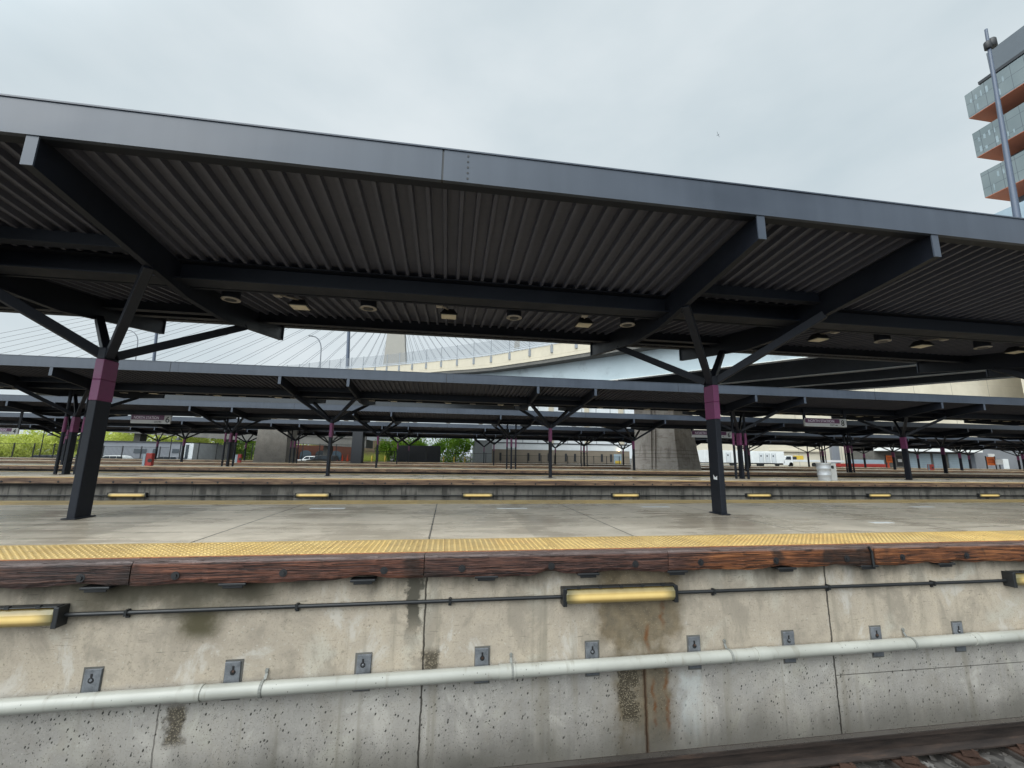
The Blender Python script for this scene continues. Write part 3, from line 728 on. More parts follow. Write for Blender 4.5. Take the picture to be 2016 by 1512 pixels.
def canopy(r):
    xa, xb = kx(KR[r][0])-SP/2, kx(KR[r][1])+SP/2; y = yc(r)
    t = thing("platform_canopy", f"dark steel canopy with grey fascia over the {ORD[r]} platform", "canopy", (0, y, 0), 0, "platform canopies")
    # ribbed metal deck
    m = MB(); p = .2; n = int((xb-xa)/p); prof = [(0, 0), (.134, 0), (.144, -.075), (.188, -.075), (.2, 0)]
    ys = (-OFF+.03, 0, OFF-.03); vs = []
    xs = []
    for i in range(n):
        for a, z in prof[:-1]: xs.append((xa+i*p+a, z))
    for x, z in xs:
        for yy in ys: vs.append((x, y+yy, deck_z(yy)+.06+z))
    fs = []
    for i in range(len(xs)-1):
        for j in range(2): fs.append((i*3+j, i*3+j+1, (i+1)*3+j+1, (i+1)*3+j))
    m.faces(vs, fs)
    for s in (-1, 1):   # unseen top sheet over the deck, added to block light
        m.poly([(xa, y, 4.02), (xb, y, 4.02), (xb, y+s*(OFF-.04), 4.30), (xa, y+s*(OFF-.04), 4.30)])
    m.build("roof_deck", M['deck'], t)
    for s in (-1, 1):
        m = MB(); y0 = y+s*OFF
        x = xa
        while x < xb-.1:
            m.box(x+.011, x+SP-.011, min(y0, y0-s*.05), max(y0, y0-s*.05), ZFB, ZFT)
            if r < 2 and s < 0:
                for q in range(5): m.cyl((x+.28, y0-.004, ZFB+.05+q*.07), (x+.28, y0+.01, ZFB+.05+q*.07), .013, 8, m=1)
            x += SP
        m.box(xa, xb, min(y0-s*.008, y0-s*.045), max(y0-s*.008, y0-s*.045), ZFB+.004, ZFT-.004, 1)
        m.box(xa, xb, min(y0+s*.012, y0-s*.10), max(y0+s*.012, y0-s*.10), ZFT, ZFT+.018)
        fo = m.build("fascia", [M['fascia'], M['ink']], t)
        m = MB(); m.box(xa, xb, min(y0-s*.052, y0-s*.165), max(y0-s*.052, y0-s*.165), ZFB+.004, 4.36)
        m.build("edge_channel", M['steel'], t)
    m = MB()   # main girder, an I section
    m.box(xa, xb, y-.925, y-.595, 3.53, 3.552); m.box(xa, xb, y-.775, y-.745, 3.552, 3.815); m.box(xa, xb, y-.925, y-.595, 3.815, 3.828)
    m.build("girder", M['steel'], t)
    m = MB(); m.box(xa, xb, y+1.855, y+1.90, 3.77, 3.985); m.box(xa, xb, y+1.80, y+1.95, 3.748, 3.77); m.build("purlin", M['steel'], t)
    for k in range(KR[r][0], KR[r][1]+1):
        for yy in (-1.355, 1.355):
            m = MB(); m.box(kx(k)-1.22, kx(k)+1.22, y+yy-.03, y+yy+.03, 3.715, deck_z(yy)); m.box(kx(k)-1.22, kx(k)+1.22, y+yy-.08, y+yy+.08, 3.70, 3.715)
            m.build("cross_tie", M['steel'], t)
    if r < 3:
        m = MB(); m.cyl((xa, y-.50, 3.555), (xb, y-.50, 3.555), .027, 8); m.cyl((xa, y-.43, 3.60), (xb, y-.43, 3.60), .018, 6)
        m.build("lighting_conduit", M['steel'], t)
    return t
bm_proto = None
for r in range(5):
    t = canopy(r)
    if r > 2: t.location.z = -.15
    for k in range(KR[r][0], KR[r][1]+1):
        for s in (-1, 1):
            if bm_proto is None:
                bm_proto = beam_mesh().build("cantilever_beam", [M['steel'], M['fascia']], t, True); o = bm_proto
            else:
                o = bm_proto.copy(); COL.objects.link(o); o.parent = t
            o.location = (kx(k)+s*1.30, 0, 0)

# lamps and downlights under the canopies
def lamp_proto():
    t = thing("canopy_lamp", "x", "lamp", (0, 0, 0), 0, "square lamps under the canopies")
    m = MB(); m.box(-.055, .055, -.60, -.49, -.05, .06); m.bar((.0, -.54, -.01), (.16, -.05, .09), .025, .025); m.build("mounting_arm", M['lamp_rim'], t, True, bevel=.008)
    m = MB(); x = .16
    m.hexa([(x-.15, -.13, .0), (x+.15, -.13, .0), (x+.15, .13, .0), (x-.15, .13, .0)], [(x-.09, -.07, .10), (x+.09, -.07, .10), (x+.09, .07, .10), (x-.09, .07, .10)])
    m.box(x-.16, x+.16, -.14, .14, -.022, .0); m.build("lamp_housing", M['black'], t, True)
    m = MB(); m.box(x-.135, x+.135, -.115, .115, -.034, -.0225); m.build("lamp_lens", M['lamp_glass'], t, True)
    return t
def drum_proto():
    t = thing("canopy_downlight", "x", "downlight", (0, 0, 0), 0, "round downlights under the canopies")
    m = MB(); m.cyl((0, 0, .008), (0, 0, .30), .135, 20); m.build("housing", M['steel'], t, True)
    m = MB(); m.lathe((0, 0, 0), [(.14, .008), (.145, -.006), (.10, -.014), (.098, -.002)], 24); o = m.build("rim", M['lamp_rim'], t, True)
    m = MB(); m.cyl((0, 0, -.0135), (0, 0, -.002), .082, 18); m.build("lamp_recess", M['black'], o, True)
    return t
lp, dp = lamp_proto(), drum_proto(); ul = ud = False
for r in range(4):
    nl = nd = 0
    for i in range(-18, 34):
        x = -.09+2.62*i-.16
        if not (kx(KR[r][0])-SP/2+.3 < x < kx(KR[r][1])+SP/2-.3): continue
        q = project((x, yc(r)+.2, 3.59))
        if q is None or not (-20 < q[0] < 2036): continue
        if abs(((x+.16-X0+SP/2) % SP)-SP/2) < 1.0: continue
        if not ul: o = lp; ul = True
        else: o = copy_tree(lp)
        o.location = (x, yc(r)+.16, 3.585-(.15 if r > 2 else 0))
        o["label"] = f"small square lamp, {NTH[nl]} from left under the {ORD[r]} canopy" if nl < 16 else f"small square lamp near the right end of the {ORD[r]} canopy"; nl += 1
    if r < 2:
        for k in range(KR[r][0], KR[r][1]+1):
            for dx in (1.74, 3.95, 6.53, 8.73):
                x = kx(k)+dx; q = project((x, yc(r)-.15, 3.53))
                if q is None or not (-20 < q[0] < 2036) or x > kx(KR[r][1])+4: continue
                if not ud: o = dp; ud = True
                else: o = copy_tree(dp)
                o.location = (x, yc(r)-.145, 3.515)
                o["label"] = f"round drum downlight, {NTH[min(nd, 15)]} from left under the {ORD[r]} canopy" if nd < 16 else f"round drum downlight far right under the {ORD[r]} canopy"; nd += 1

# ------------------------------------------------------------------ fittings on the platform walls
WF = 4.62
def wall_light(x, y, z, label, L=1.25):
    t = thing("wall_light", label, "wall light", (x, y, z), 0, "yellow tube lights on the platform walls")
    h = L/2
    m = MB(); m.box(x-h, x+h, y-.05, y, z-.085, z+.085)
    for s in (-1, 1): m.box(x+s*h-.022, x+s*h+.022, y-.118, y, z-.09, z+.085)
    m.box(x-h, x+h, y-.11, y-.03, z+.080, z+.092)
    m.build("housing", M['black'], t, bevel=.012)
    m = MB()
    pr = [(y-.05, z-.078), (y-.10, z-.070), (y-.125, z-.03), (y-.125, z+.03), (y-.10, z+.068), (y-.05, z+.076)]
    m.prism(pr, 'x', x-h+.012, x+h-.012); m.build("lens", M['lens'], t, bevel=.012)
    m = MB(); m.cyl((x-h+.13, y-.066, z), (x+h-.13, y-.066, z), .022, 12); m.build("tube", M['tube'], t)
    for i in range(5 if L < 1.3 and y < 10 else 0):
        cx = x-h+.15+i*(L-.3)/4; m = MB(); m.box(cx-.018, cx+.018, y-.112, y-.085, z+.078, z+.104); m.build("lens_clip", M['black'], t)
    return t
for i, (x, lab) in enumerate(((-3.995, "yellow wall light cut by the left edge on the near wall"), (1.895, "yellow wall light above the brown leak stain on the near wall"), (7.70, "yellow wall light at the right edge on the near wall"))):
    wall_light(x, WF, -.448+.01*(i-1), lab)
for i in range(9):
    x = -17.8+6.36*i; 
    wall_light(x+.09*(i-3), 17.62+.12, -.60, f"small yellow wall light, {NTH[i]} from left below the second platform", 1.24)
def conduit(y, z, xa, xb, lights, label, r):
    t = thing("electrical_conduit", label, "conduit", (xa, y, z), 0, "conduits along the platform walls")
    m = MB(); m.cyl((xa, y, z), (xb, y, z), r, 8); m.build("conduit_run", M['black'], t)
    x = xa+.2
    while x < xb:
        if all(abs(x-l) > .75 for l in lights):
            m = MB(); m.box(x-.012, x+.012, y-.024, y+.03, z-.026, z+.026); m.box(x-.016, x+.016, y+.015, y+.03, z-.05, z+.02); m.build("conduit_clip", M['black'], t)
        x += 1.47
    return t
conduit(WF-.032, -.462, -6, 9.5, (-3.995, 1.895, 7.7), "thin black conduit running between the near wall lights", .019)
conduit(17.70, -.61, -40, 60, [-17.8+6.36*i for i in range(9)], "thin black conduit along the wall below the second platform", .022)

# white drain pipe, falling gently to the left
def pz(x): return -1.130+.0065*x
t = thing("drain_pipe", "long white plastic pipe strapped along the near concrete wall", "pipe", (-7, WF-.085, pz(-7)))
PY = WF-.085; PR = .062
m = MB(); m.cyl((-7, PY, pz(-7)), (10, PY, pz(10)), PR, 20, cap=True); m.build("pipe_run", M['pipe'], t)
for cx in (-5.1, -2.25, .61, 3.45, 6.33): 
    m = MB(); m.cyl((cx-.02, PY, pz(cx)), (cx+.14, PY, pz(cx)), PR+.0075, 20); m.build("pipe_coupling", M['pipe'], t, bevel=.003)
for cx in (-3.95, -1.61, .72, 3.12, 5.46, 7.8):
    m = MB(); z0 = pz(cx); pts = []
    for i in range(11):
        a = R_(-80+i*21); pts.append((cx, PY-math.cos(a)*(PR+.006), z0+math.sin(a)*(PR+.006)))
    pts.append((cx, WF-.012, z0+PR+.03)); pts.append((cx, WF-.008, z0+PR+.075))
    for a, b in zip(pts[:-1], pts[1:]): m.bar(a, b, .024, .006, up=(0, -1, .3))
    m.cyl((cx, WF-.02, z0+PR+.06), (cx, WF+.005, z0+PR+.06), .016, 8); m.build("pipe_strap", M['strap'], t)

# slotted anchor plates behind the pipe
def plate(i, x):
    lab = ["slotted grey anchor plate, leftmost on the near wall", "slotted grey anchor plate left of the second pipe strap", "slotted grey anchor plate just left of the main wall joint", "slotted grey anchor plate just right of the main wall joint", "slotted grey anchor plate at the left edge of the leak stain",
           "slotted grey anchor plate just right of the leak stain", "slotted grey anchor plate left of the right-hand wall joint", "slotted grey anchor plate right of the right-hand wall joint", "slotted grey anchor plate, rightmost on the near wall"][i]
    t = thing("anchor_plate", lab, "anchor plate", (x, WF, -1.06), 0, "anchor plates on the near wall")
    rn = random.Random(i); tilt = rn.uniform(-.012, .012)
    m = MB(); m.hexa([(x-.067, WF-.018, -1.245), (x+.067, WF-.018, -1.245), (x+.067, WF+.002, -1.245), (x-.067, WF+.002, -1.245)], [(x-.067+tilt, WF-.018, -.93), (x+.067+tilt, WF-.018, -.93), (x+.067+tilt, WF+.002, -.93), (x-.067+tilt, WF+.002, -.93)])
    m.build("plate", M['galv'], t, bevel=.004)
    m = MB(); m.box(x-.079, x+.079, WF-.005, WF+.001, -1.26, -.915); m.build("grout_bed", M['skirt'], t)
    m = MB(); m.cyl((x, WF-.020, -1.02), (x, WF-.012, -1.02), .024, 14); m.box(x-.009, x+.009, WF-.0203, WF-.014, -1.02, -.965); m.build("keyhole_slot", M['ink'], t)
    m = MB(); m.cyl((x+rn.uniform(-.006, .006), WF-.028, -1.02+rn.uniform(-.005, .02)), (x, WF-.016, -1.015), .012, 6); m.build("bolt", M['rust'] if i % 2 else M['galv'], t)
for i in range(9): plate(i, -3.068+1.1645*i)

# ------------------------------------------------------------------ hanging signs, cabinets, barrels
def hang_sign(x0, x1, y, z0, z1, num, label, words=True):
    t = thing("station_sign", label, "sign", ((x0+x1)/2, y, z1), 0, "hanging platform signs")
    m = MB(); m.box(x0, x1, y-.05, y+.05, z0, z1); m.build("sign_panel", M['signgrey'], t, bevel=.004)
    W = x1-x0; H = z1-z0
    m = MB(); m.box(x0+.02, x1-W*.165, y-.056, y-.0505, z0+H*.42, z1-.02); m.build("name_band", M['signpurple'], t)
    if words:
        m = MB(); w = text_into(m, "NORTH STATION", (x0+W*.07, y-.0585, z0+H*.53), H*.44, xscale=W*.68/(H*.44*8.6)); m.build("name_letters", M['letter'], t)
        m = MB(); text_into(m, "EXIT", (x0+W*.60, y-.053, z0+H*.10), H*.30)
        ax = x1-W*.245; az = z0+H*.20
        m.faces([(ax-.10, y-.053, az-.018), (ax, y-.053, az-.018), (ax, y-.053, az+.018), (ax-.10, y-.053, az+.018)], [(0, 1, 2, 3)])
        m.faces([(ax, y-.053, az-.05), (ax+.07, y-.053, az), (ax, y-.053, az+.05)], [(0, 1, 2)])
        text_into(m, num, (x1-W*.135, y-.053, z0+H*.17), H*.95); m.build("sign_symbols", M['ink'], t)
    for xx in (x0+.03, x1-.03): m = MB(); m.box(xx-.07, xx+.07, y-.03, y+.03, z1-.08, 3.75); m.build("hanger", M['steel'], t)
    return t
a, b = at(1584, 839, 19.6), at(1664, 826, 19.6)
hang_sign(a.x, b.x, 19.6, a.z, b.z+.02, "8", "purple and grey sign for track 8 above the second platform")
a, b = at(257, 833, 32.8), at(338, 819, 32.8)
hang_sign(a.x, b.x, 32.8, a.z, b.z+.04, "6", "purple and grey sign for track 6 above the third platform")
a, b = at(1362, 861, 32.8), at(1442, 850, 32.8)
hang_sign(a.x, b.x, 32.8, a.z, b.z, "6", "grey and purple sign partly hidden behind the right near column")
a, b = at(-42, 854, 32.8), at(38, 843, 32.8)
hang_sign(a.x, b.x, 32.8, a.z, b.z, "4", "brownish hanging sign cut by the left edge of the view")
a, b = at(1928, 871, 33.5), at(1974, 862, 33.5)

def cabinet(u0, u1, u2, v0, v1, Y, label):
    a = at(u0, v1, Y); b = at(u1, v0, Y); c = at(u2, v0, Y)
    t = thing("equipment_cabinet", label, "cabinet", (a.x, Y, 0), 0, "red and grey platform cabinets")
    m = MB(); m.box(a.x-.05, b.x-.01, Y-.16, Y+.04, .0, b.z-.05); m.build("grey_box", M['bluegrey'], t, bevel=.01)
    m = MB(); m.box(b.x, c.x-.18, Y-.15, Y+.15, 0, b.z); m.build("red_box", M['red'], t, bevel=.03)
    m = MB(); m.cyl(((b.x+c.x)/2, Y-.165, b.z*.42), ((b.x+c.x)/2, Y-.145, b.z*.42), .14, 10); m.build("latch", M['ink'], t)
cabinet(283, 291, 309, 892, 918, 33.2, "bright red cabinet with grey box beside it on the third platform")
cabinet(464, 470, 480, 894, 912, 46.5, "small red cabinet with grey box on the fourth platform at left")
cabinet(1829, 1827, 1838, 914, 926, 46.8, "faded red cabinet on the fourth platform before the loading doors")
# trash barrel and box
b0 = at(1624, 944, 19.2)
t = thing("trash_barrel", "pale grey ribbed trash barrel on the second platform", "trash can", (b0.x, 19.2, 0))
m = MB(); m.lathe((b0.x, 19.2, 0), [(.27, 0), (.285, .05), (.29, .25), (.315, .27), (.315, .31), (.295, .33), (.30, .58), (.325, .60), (.325, .64), (.305, .66), (.31, .84), (.33, .86), (.33, .90), (.27, .90), (.25, .84)], 24); m.build("barrel", M['galv_light'], t)
m = MB(); m.cyl((b0.x, 19.2, .84), (b0.x, 19.2, .845), .24, 18); m.build("opening", M['ink'], t)
b1 = at(1641, 944, 19.5)
t = thing("utility_box", "grey upright box with label behind the trash barrel", "utility box", (b1.x, 19.5, 0))
m = MB(); m.box(b1.x-.20, b1.x+.17, 19.42, 19.75, 0, .88); m.build("cabinet_body", M['signgrey'], t, bevel=.012)
m = MB(); m.box(b1.x-.16, b1.x+.02, 19.415, 19.42, .60, .76); m.build("black_label", M['ink'], t)

# ------------------------------------------------------------------ viaduct ramp
path = [(-95, 108, 15.3), (-62, 97, 15.6), (-42, 88, 15.6), (-27.5, 79.6, 15.4), (-17.7, 71, 15), (-11.9, 65.8, 14.45), (-6.8, 60.3, 13.9), (-3.2, 56.4, 13.55), (-0.05, 53, 13.28), (2.4, 50.2, 12.98), (4.73, 47.3, 12.73), (9.5, 41, 12.42), (15.5, 33, 12.15), (24.5, 21, 11.98), (35, 7, 11.95), (47, -9, 11.95)]
def offs(o):
    res = []
    for i, (x, y, z) in enumerate(path):
        a = path[max(0, i-1)]; b = path[min(len(path)-1, i+1)]
        d = Vector((b[0]-a[0], b[1]-a[1])).normalized(); n = Vector((-d.y, d.x))
        res.append((x+n.x*o, y+n.y*o, z))
    return res
def sweep(mb, o0, o1, z0, z1, mtl=0, i0=0, i1=99):
    A, B = offs(o0), offs(o1)
    for i in range(i0, min(i1, len(path)-1)):
        a0, a1, b0, b1 = A[i], A[i+1], B[i], B[i+1]
        mb.hexa([(a0[0], a0[1], a0[2]+z0), (a1[0], a1[1], a1[2]+z0), (b1[0], b1[1], b1[2]+z0), (b0[0], b0[1], b0[2]+z0)],
                [(a0[0], a0[1], a0[2]+z1), (a1[0], a1[1], a1[2]+z1), (b1[0], b1[1], b1[2]+z1), (b0[0], b0[1], b0[2]+z1)], mtl)
RW = 20.0
rt_ = thing("viaduct", "curving elevated road ramp on pale blue steel girders over the platforms", "viaduct", (15.5, 33, 0))
m = MB(); sweep(m, 0, .35, -1.10, 0); sweep(m, -.03, .40, -1.45, -1.12); sweep(m, RW-.35, RW, -1.40, 0); m.build("parapet", M['concrete_light'], rt_)
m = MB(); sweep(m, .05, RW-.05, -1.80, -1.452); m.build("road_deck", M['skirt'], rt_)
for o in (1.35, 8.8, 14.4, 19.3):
    m = MB(); sweep(m, o-.03, o+.03, -4.10, -1.80, 0, 8); go = m.build("steel_girder", M['girder'] if o < 2 else M['skirt_dark'], rt_)  # inner webs get a darker colour for the shade under the deck
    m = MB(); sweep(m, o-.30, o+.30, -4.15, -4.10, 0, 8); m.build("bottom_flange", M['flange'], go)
m = MB(); sweep(m, 1.3, RW-1.3, -4.1, -1.80, 0, 0, 8); m.build("shaded_girder_box", M['skirt'], rt_)  # left girders in shade, drawn as one box of dark colour
P3 = offs(-.02)
tot = 0; rail = []
def sample(poly, step):
    out = []; acc = 0
    for a, b in zip(poly[:-1], poly[1:]):
        L = math.dist(a[:2], b[:2]); tpos = acc
        while tpos < L:
            f = tpos/L; out.append(tuple(a[i]+(b[i]-a[i])*f for i in range(3))); tpos += step
        acc = tpos-L
    return out
pp = sample(offs(-.06), 3.05)
pp = [p for p in pp if -45 < p[0] < 26]
for i, p in enumerate(pp):
    m = MB(); m.box(p[0]-.05, p[0]+.05, p[1]-.05, p[1]+.05, p[2]-.75, p[2]+1.85); m.box(p[0]-.13, p[0]+.13, p[1]-.10, p[1]+.06, p[2]-.85, p[2]-.15)
    m.build("screen_post", M['post'], rt_)
m = MB()
for a, b in zip(pp[:-1], pp[1:]): m.bar((a[0], a[1], a[2]+.10), (b[0], b[1], b[2]+.10), .09, .11); m.bar((a[0], a[1], a[2]+.30), (b[0], b[1], b[2]+.30), .06, .06)
m.build("hand_rail", M['galv_light'], rt_)
m = MB()
for a, b in zip(pp[:-1], pp[1:]): m.poly([(a[0], a[1]+.02, a[2]+.16), (b[0], b[1]+.02, b[2]+.16), (b[0], b[1]+.02, b[2]+1.80), (a[0], a[1]+.02, a[2]+1.80)])
m.build("mesh_screen", M['screen'], rt_)
# big rotated pier under the ramp
def pier(c, dl, dr, wl, wr, zb, zt, taper, label, mats, grooves=True):
    """c: near corner; dl / dr: directions of the left and right faces"""
    c = Vector((c[0], c[1], 0)); dl = Vector((*dl, 0)).normalized(); dr = Vector((*dr, 0)).normalized()
    t = thing("viaduct_pier", label, "bridge pier", (c.x, c.y, zb), 0, "concrete viaduct piers")
    def ring(z, ins):
        a = c+dl*ins+dr*ins; return [(*(a)[:2], z), (*(a+dr*(wr-2*ins))[:2], z), (*(a+dr*(wr-2*ins)+dl*(wl-2*ins))[:2], z), (*(a+dl*(wl-2*ins))[:2], z)]
    m = MB(); zk = zb+(zt-zb)*.55; m.hexa(ring(zb, 0), ring(zk, taper*.92)); m.hexa(ring(zk, taper*.92), ring(zt, taper))
    m.build("shaft", mats[0], t)
    if grooves:
        m = MB()
        mid = c+dl*(wl*.5)+dr*.0
        n = -(dr)
        for k in (-1, 1):
            a = mid+dl*(k*.20)
            m.hexa([(*(a-dl*.05-dr*.06)[:2], zb), (*(a+dl*.05-dr*.06)[:2], zb), (*(a+dl*.05+dr*.6)[:2], zb), (*(a-dl*.05+dr*.6)[:2], zb)],
                   [(*(a-dl*.05+dr*(taper*.92-.06))[:2], zt), (*(a+dl*.05+dr*(taper*.92-.06))[:2], zt), (*(a+dl*.05+dr*(taper+.6))[:2], zt), (*(a-dl*.05+dr*(taper+.6))[:2], zt)])
        m.build("centre_rib", mats[0], t)
    return t
pier((22.25, 38.0), (-.6, .8), (.8, .6), 5.5, 6.2, -1.7, 7.75, .62, "big pale tapered bridge pier with grooved base behind third platform", [M['pier']])
m = MB()
n_ = Vector((.8, .6)); d_ = Vector((.6, -.8)); c0 = Vector((20.3, 40.6))
for s0, s1, zz0, zz1 in ((-7.4, 11.2, 7.0, 8.02),):
    p = [c0+n_*s0-d_*1.1, c0+n_*s0+d_*1.1, c0+n_*s1+d_*1.1, c0+n_*s1-d_*1.1]
    m.hexa([(*q, zz0) for q in (p[0], p[1], p[2], p[3])], [(*q, zz1) for q in (p[0], p[1], p[2], p[3])])
m.build("pier_cap", M['pier'], rt_)
a = at(562, 911, 52); b = at(494, 911, 52)
pier((a.x, 52), (-1, .04), (.04, 1), a.x-b.x, 3.2, -1.7, 6.84, .20, "dark stained bridge pier at left between fourth and fifth platforms", [M['pier_dark']], False)
a = at(711, 908, 56); b = at(689, 908, 56)
pier((a.x, 56), (-1, .0), (.0, 1), a.x-b.x, 1.6, -1.7, 6.84, .05, "narrow black bridge pier left of the tan brick house", [M['darkgrey']], False)
lo = [(at(270, 800, 54).x, 53.6), (at(700, 800, 56).x, 55.2), (at(985, 800, 58).x, 58), (at(1042, 800, 62).x, 63), (at(1046, 800, 75).x, 78)]
t = thing("low_ramp", "dark low ramp seen in the slit between second and third canopies", "ramp", (lo[1][0], 56, 0))
m = MB(); mp_ = MB()
for (xa, ya), (xb, yb) in zip(lo[:-1], lo[1:]):
    m.hexa([(xa, ya, 6.85), (xb, yb, 6.85), (xb, yb+3.5, 6.85), (xa, ya+3.5, 6.85)], [(xa, ya, 8.0), (xb, yb, 8.0), (xb, yb+3.5, 8.0), (xa, ya+3.5, 8.0)])
    mp_.hexa([(xa, ya-.1, 8.0), (xb, yb-.1, 8.0), (xb, yb+.2, 8.0), (xa, ya+.2, 8.0)], [(xa, ya-.1, 8.9), (xb, yb-.1, 8.9), (xb, yb+.2, 8.9), (xa, ya+.2, 8.9)])
m.build("ramp_deck", M['skirt_dark'], t); mp_.build("parapet", M['skirt'], t)
# far descending deck, seen beneath the canopies at left
a0, a1 = at(200, 849, 100), at(720, 882, 78)
t = thing("overpass", "distant dark overpass sloping down behind the left bridge pier", "overpass", (a0.x, a0.y, 0))
m = MB(); dv = Vector((0, 7, 0))
m.hexa([a0, a1, a1+dv, a0+dv], [a0+Vector((0, 0, 1.5)), a1+Vector((0, 0, 1.5)), a1+dv+Vector((0, 0, 1.5)), a0+dv+Vector((0, 0, 1.5))]); m.build("deck_beam", M['skirt'], t)
m = MB()
m.bar(a0+Vector((0, -.05, 1.75)), a1+Vector((0, -.05, 1.75)), .25, .5); m.build("parapet", M['skirt'], t)
for f in (.12, .5, .86):
    p = a0.lerp(a1, f); m = MB(); m.box(p.x-.6, p.x+.6, p.y+2.5, p.y+4.5, -.25, p.z+.02); m.build("support", M['skirt'], t)

# ------------------------------------------------------------------ cable-stayed bridge
BY = 165.0
t = thing("cable_bridge", "concrete tower of a cable-stayed bridge with fans of thin cables", "bridge", (at(777, 720, BY).x, BY, 0))
bl, br = at(753, 727, BY), at(799, 727, BY); tl, tr = at(763, 650, BY), at(796, 650, BY)
m = MB()
zt = at(780, 440, BY).z
fx = (zt-bl.z)/(tl.z-bl.z)
def edge(p, q, z): f = (z-p.z)/(q.z-p.z); return p.x+(q.x-p.x)*f
zz = [-.25, bl.z, tl.z, zt]
for z0, z1 in zip(zz[:-1], zz[1:]):
    m.hexa([(edge(bl, tl, z0), BY, z0), (edge(br, tr, z0), BY, z0), (edge(br, tr, z0), BY+6, z0), (edge(bl, tl, z0), BY+6, z0)],
           [(edge(bl, tl, z1), BY, z1), (edge(br, tr, z1), BY, z1), (edge(br, tr, z1), BY+6, z1), (edge(bl, tl, z1), BY+6, z1)])
m.build("bridge_tower", M['tower'], t)
tx = (tl.x+tr.x)/2; zd = at(777, 735, BY).z
m = MB(); m.box(tx-185, tx+120, BY-2, BY+14, zd-3, zd-.5); m.build("bridge_deck", M['skirt'], t)
nC = 19
for plane in (0, 1):
    for side in (-1, 1):
        for i in range(nC):
            f = (i+.5+plane*.32)/nC
            za = at(780, 610-115*f, BY).z
            reach = (6+165*f**1.55) if side < 0 else (5+80*f**1.15)
            m = MB(); yy = BY+(1 if plane == 0 else 8)
            m.cyl((tx+side*1.2, BY+3, za), (tx+side*reach, yy, zd-.5), .065, 5); m.build("stay_cable", M['greymetal'], t)

# second tower peak, far right
a, b = at(1010, 690, 190), at(1023, 690, 190); c = at(1016, 665, 190)
t = thing("bridge_tower", "grey slanted second bridge tower behind the mesh screen", "tower", (a.x, 190, 0))
m = MB(); m.hexa([(a.x-4, 190, -.25), (b.x, 190, -.25), (b.x, 194, -.25), (a.x-4, 194, -.25)], [(c.x+.6, 190, c.z+6), (b.x, 190, c.z+6), (b.x, 194, c.z+6), (c.x+.6, 194, c.z+6)]); m.build("tower_leg", M['tower'], t)

# ------------------------------------------------------------------ street lamps and masts
def curved_lamp(ub, vb, ut, vt, uk, vk, Y, label, z0=13.6):
    b, k, e = at(ub, vb, Y), at(uk, vk, Y), at(ut, vt, Y)
    t = thing("street_lamp", label, "street lamp", (b.x, Y, z0), 0, "curved arm street lamps")
    pts = [Vector((b.x, Y, z0)), Vector((b.x, Y, b.z)), k]
    for i in range(1, 7):
        f = i/6; pts.append(Vector((k.x+(e.x-k.x)*(1-math.cos(f*math.pi/2)), Y, k.z+(e.z-k.z)*math.sin(f*math.pi/2))))
    m = MB(); m.tube(pts, .10, 8); m.build("lamp_post", M['greymetal'], t)
    m = MB(); m.bar(e, e+Vector((-.75, 0, .08)), .3, .16); m.build("lamp_head", M['galv'], t)
curved_lamp(267, 708, 252, 650, 271, 676, 102, "curved-arm street lamp beside the left near column")
curved_lamp(630, 726, 616, 662, 632, 690, 80, "curved-arm street lamp above the mesh screen left of the bridge tower")
def mast(u0, v0, u1, v1, Y, r0, r1, label, z0=-1.7):
    a, b = at(u0, v0, Y), at(u1, v1, Y)
    t = thing("light_mast", label, "mast", (a.x, Y, z0), 0, "blue steel masts")
    f = (a.z-z0)/(b.z-a.z); m = MB(); m.cyl((a.x-(b.x-a.x)*f, Y, z0), (b.x, Y, b.z), r0, 14, r1); m.build("mast_pole", M['bluepole'], t)
    return t, b.x, b.z
mast(684, 725, 690, 560, 76, .34, .22, "slim blue mast rising behind the mesh screen", 13.0)
mast(303, 708, 318, 560, 100, .34, .24, "slim blue mast behind the left column's struts", 13.6)
t, mxx, mz = mast(2003, 430, 1941, 58, 42, .62, .18, "tall blue mast with black box near its top at right")
m = MB(); zc = at(1945, 85, 42).z
m.lathe((mxx-.35, 42, zc-1.1), [(.34, 0), (.42, .06), (.42, 1.1), (.36, 1.25), (.2, 1.3)], 16); m.build("mast_box", M['ink'], t); m = MB(); m.lathe((mxx+.75, 42.1, zc-.45), [(.45, 0), (.55, .06), (.55, 1.25), (.46, 1.42), (.2, 1.48)], 16)
m.bar((mxx-.4, 42, zc-.2), (mxx+.8, 42.1, zc-.1), .2, .2); m.build("mast_box", M['ink'], t)

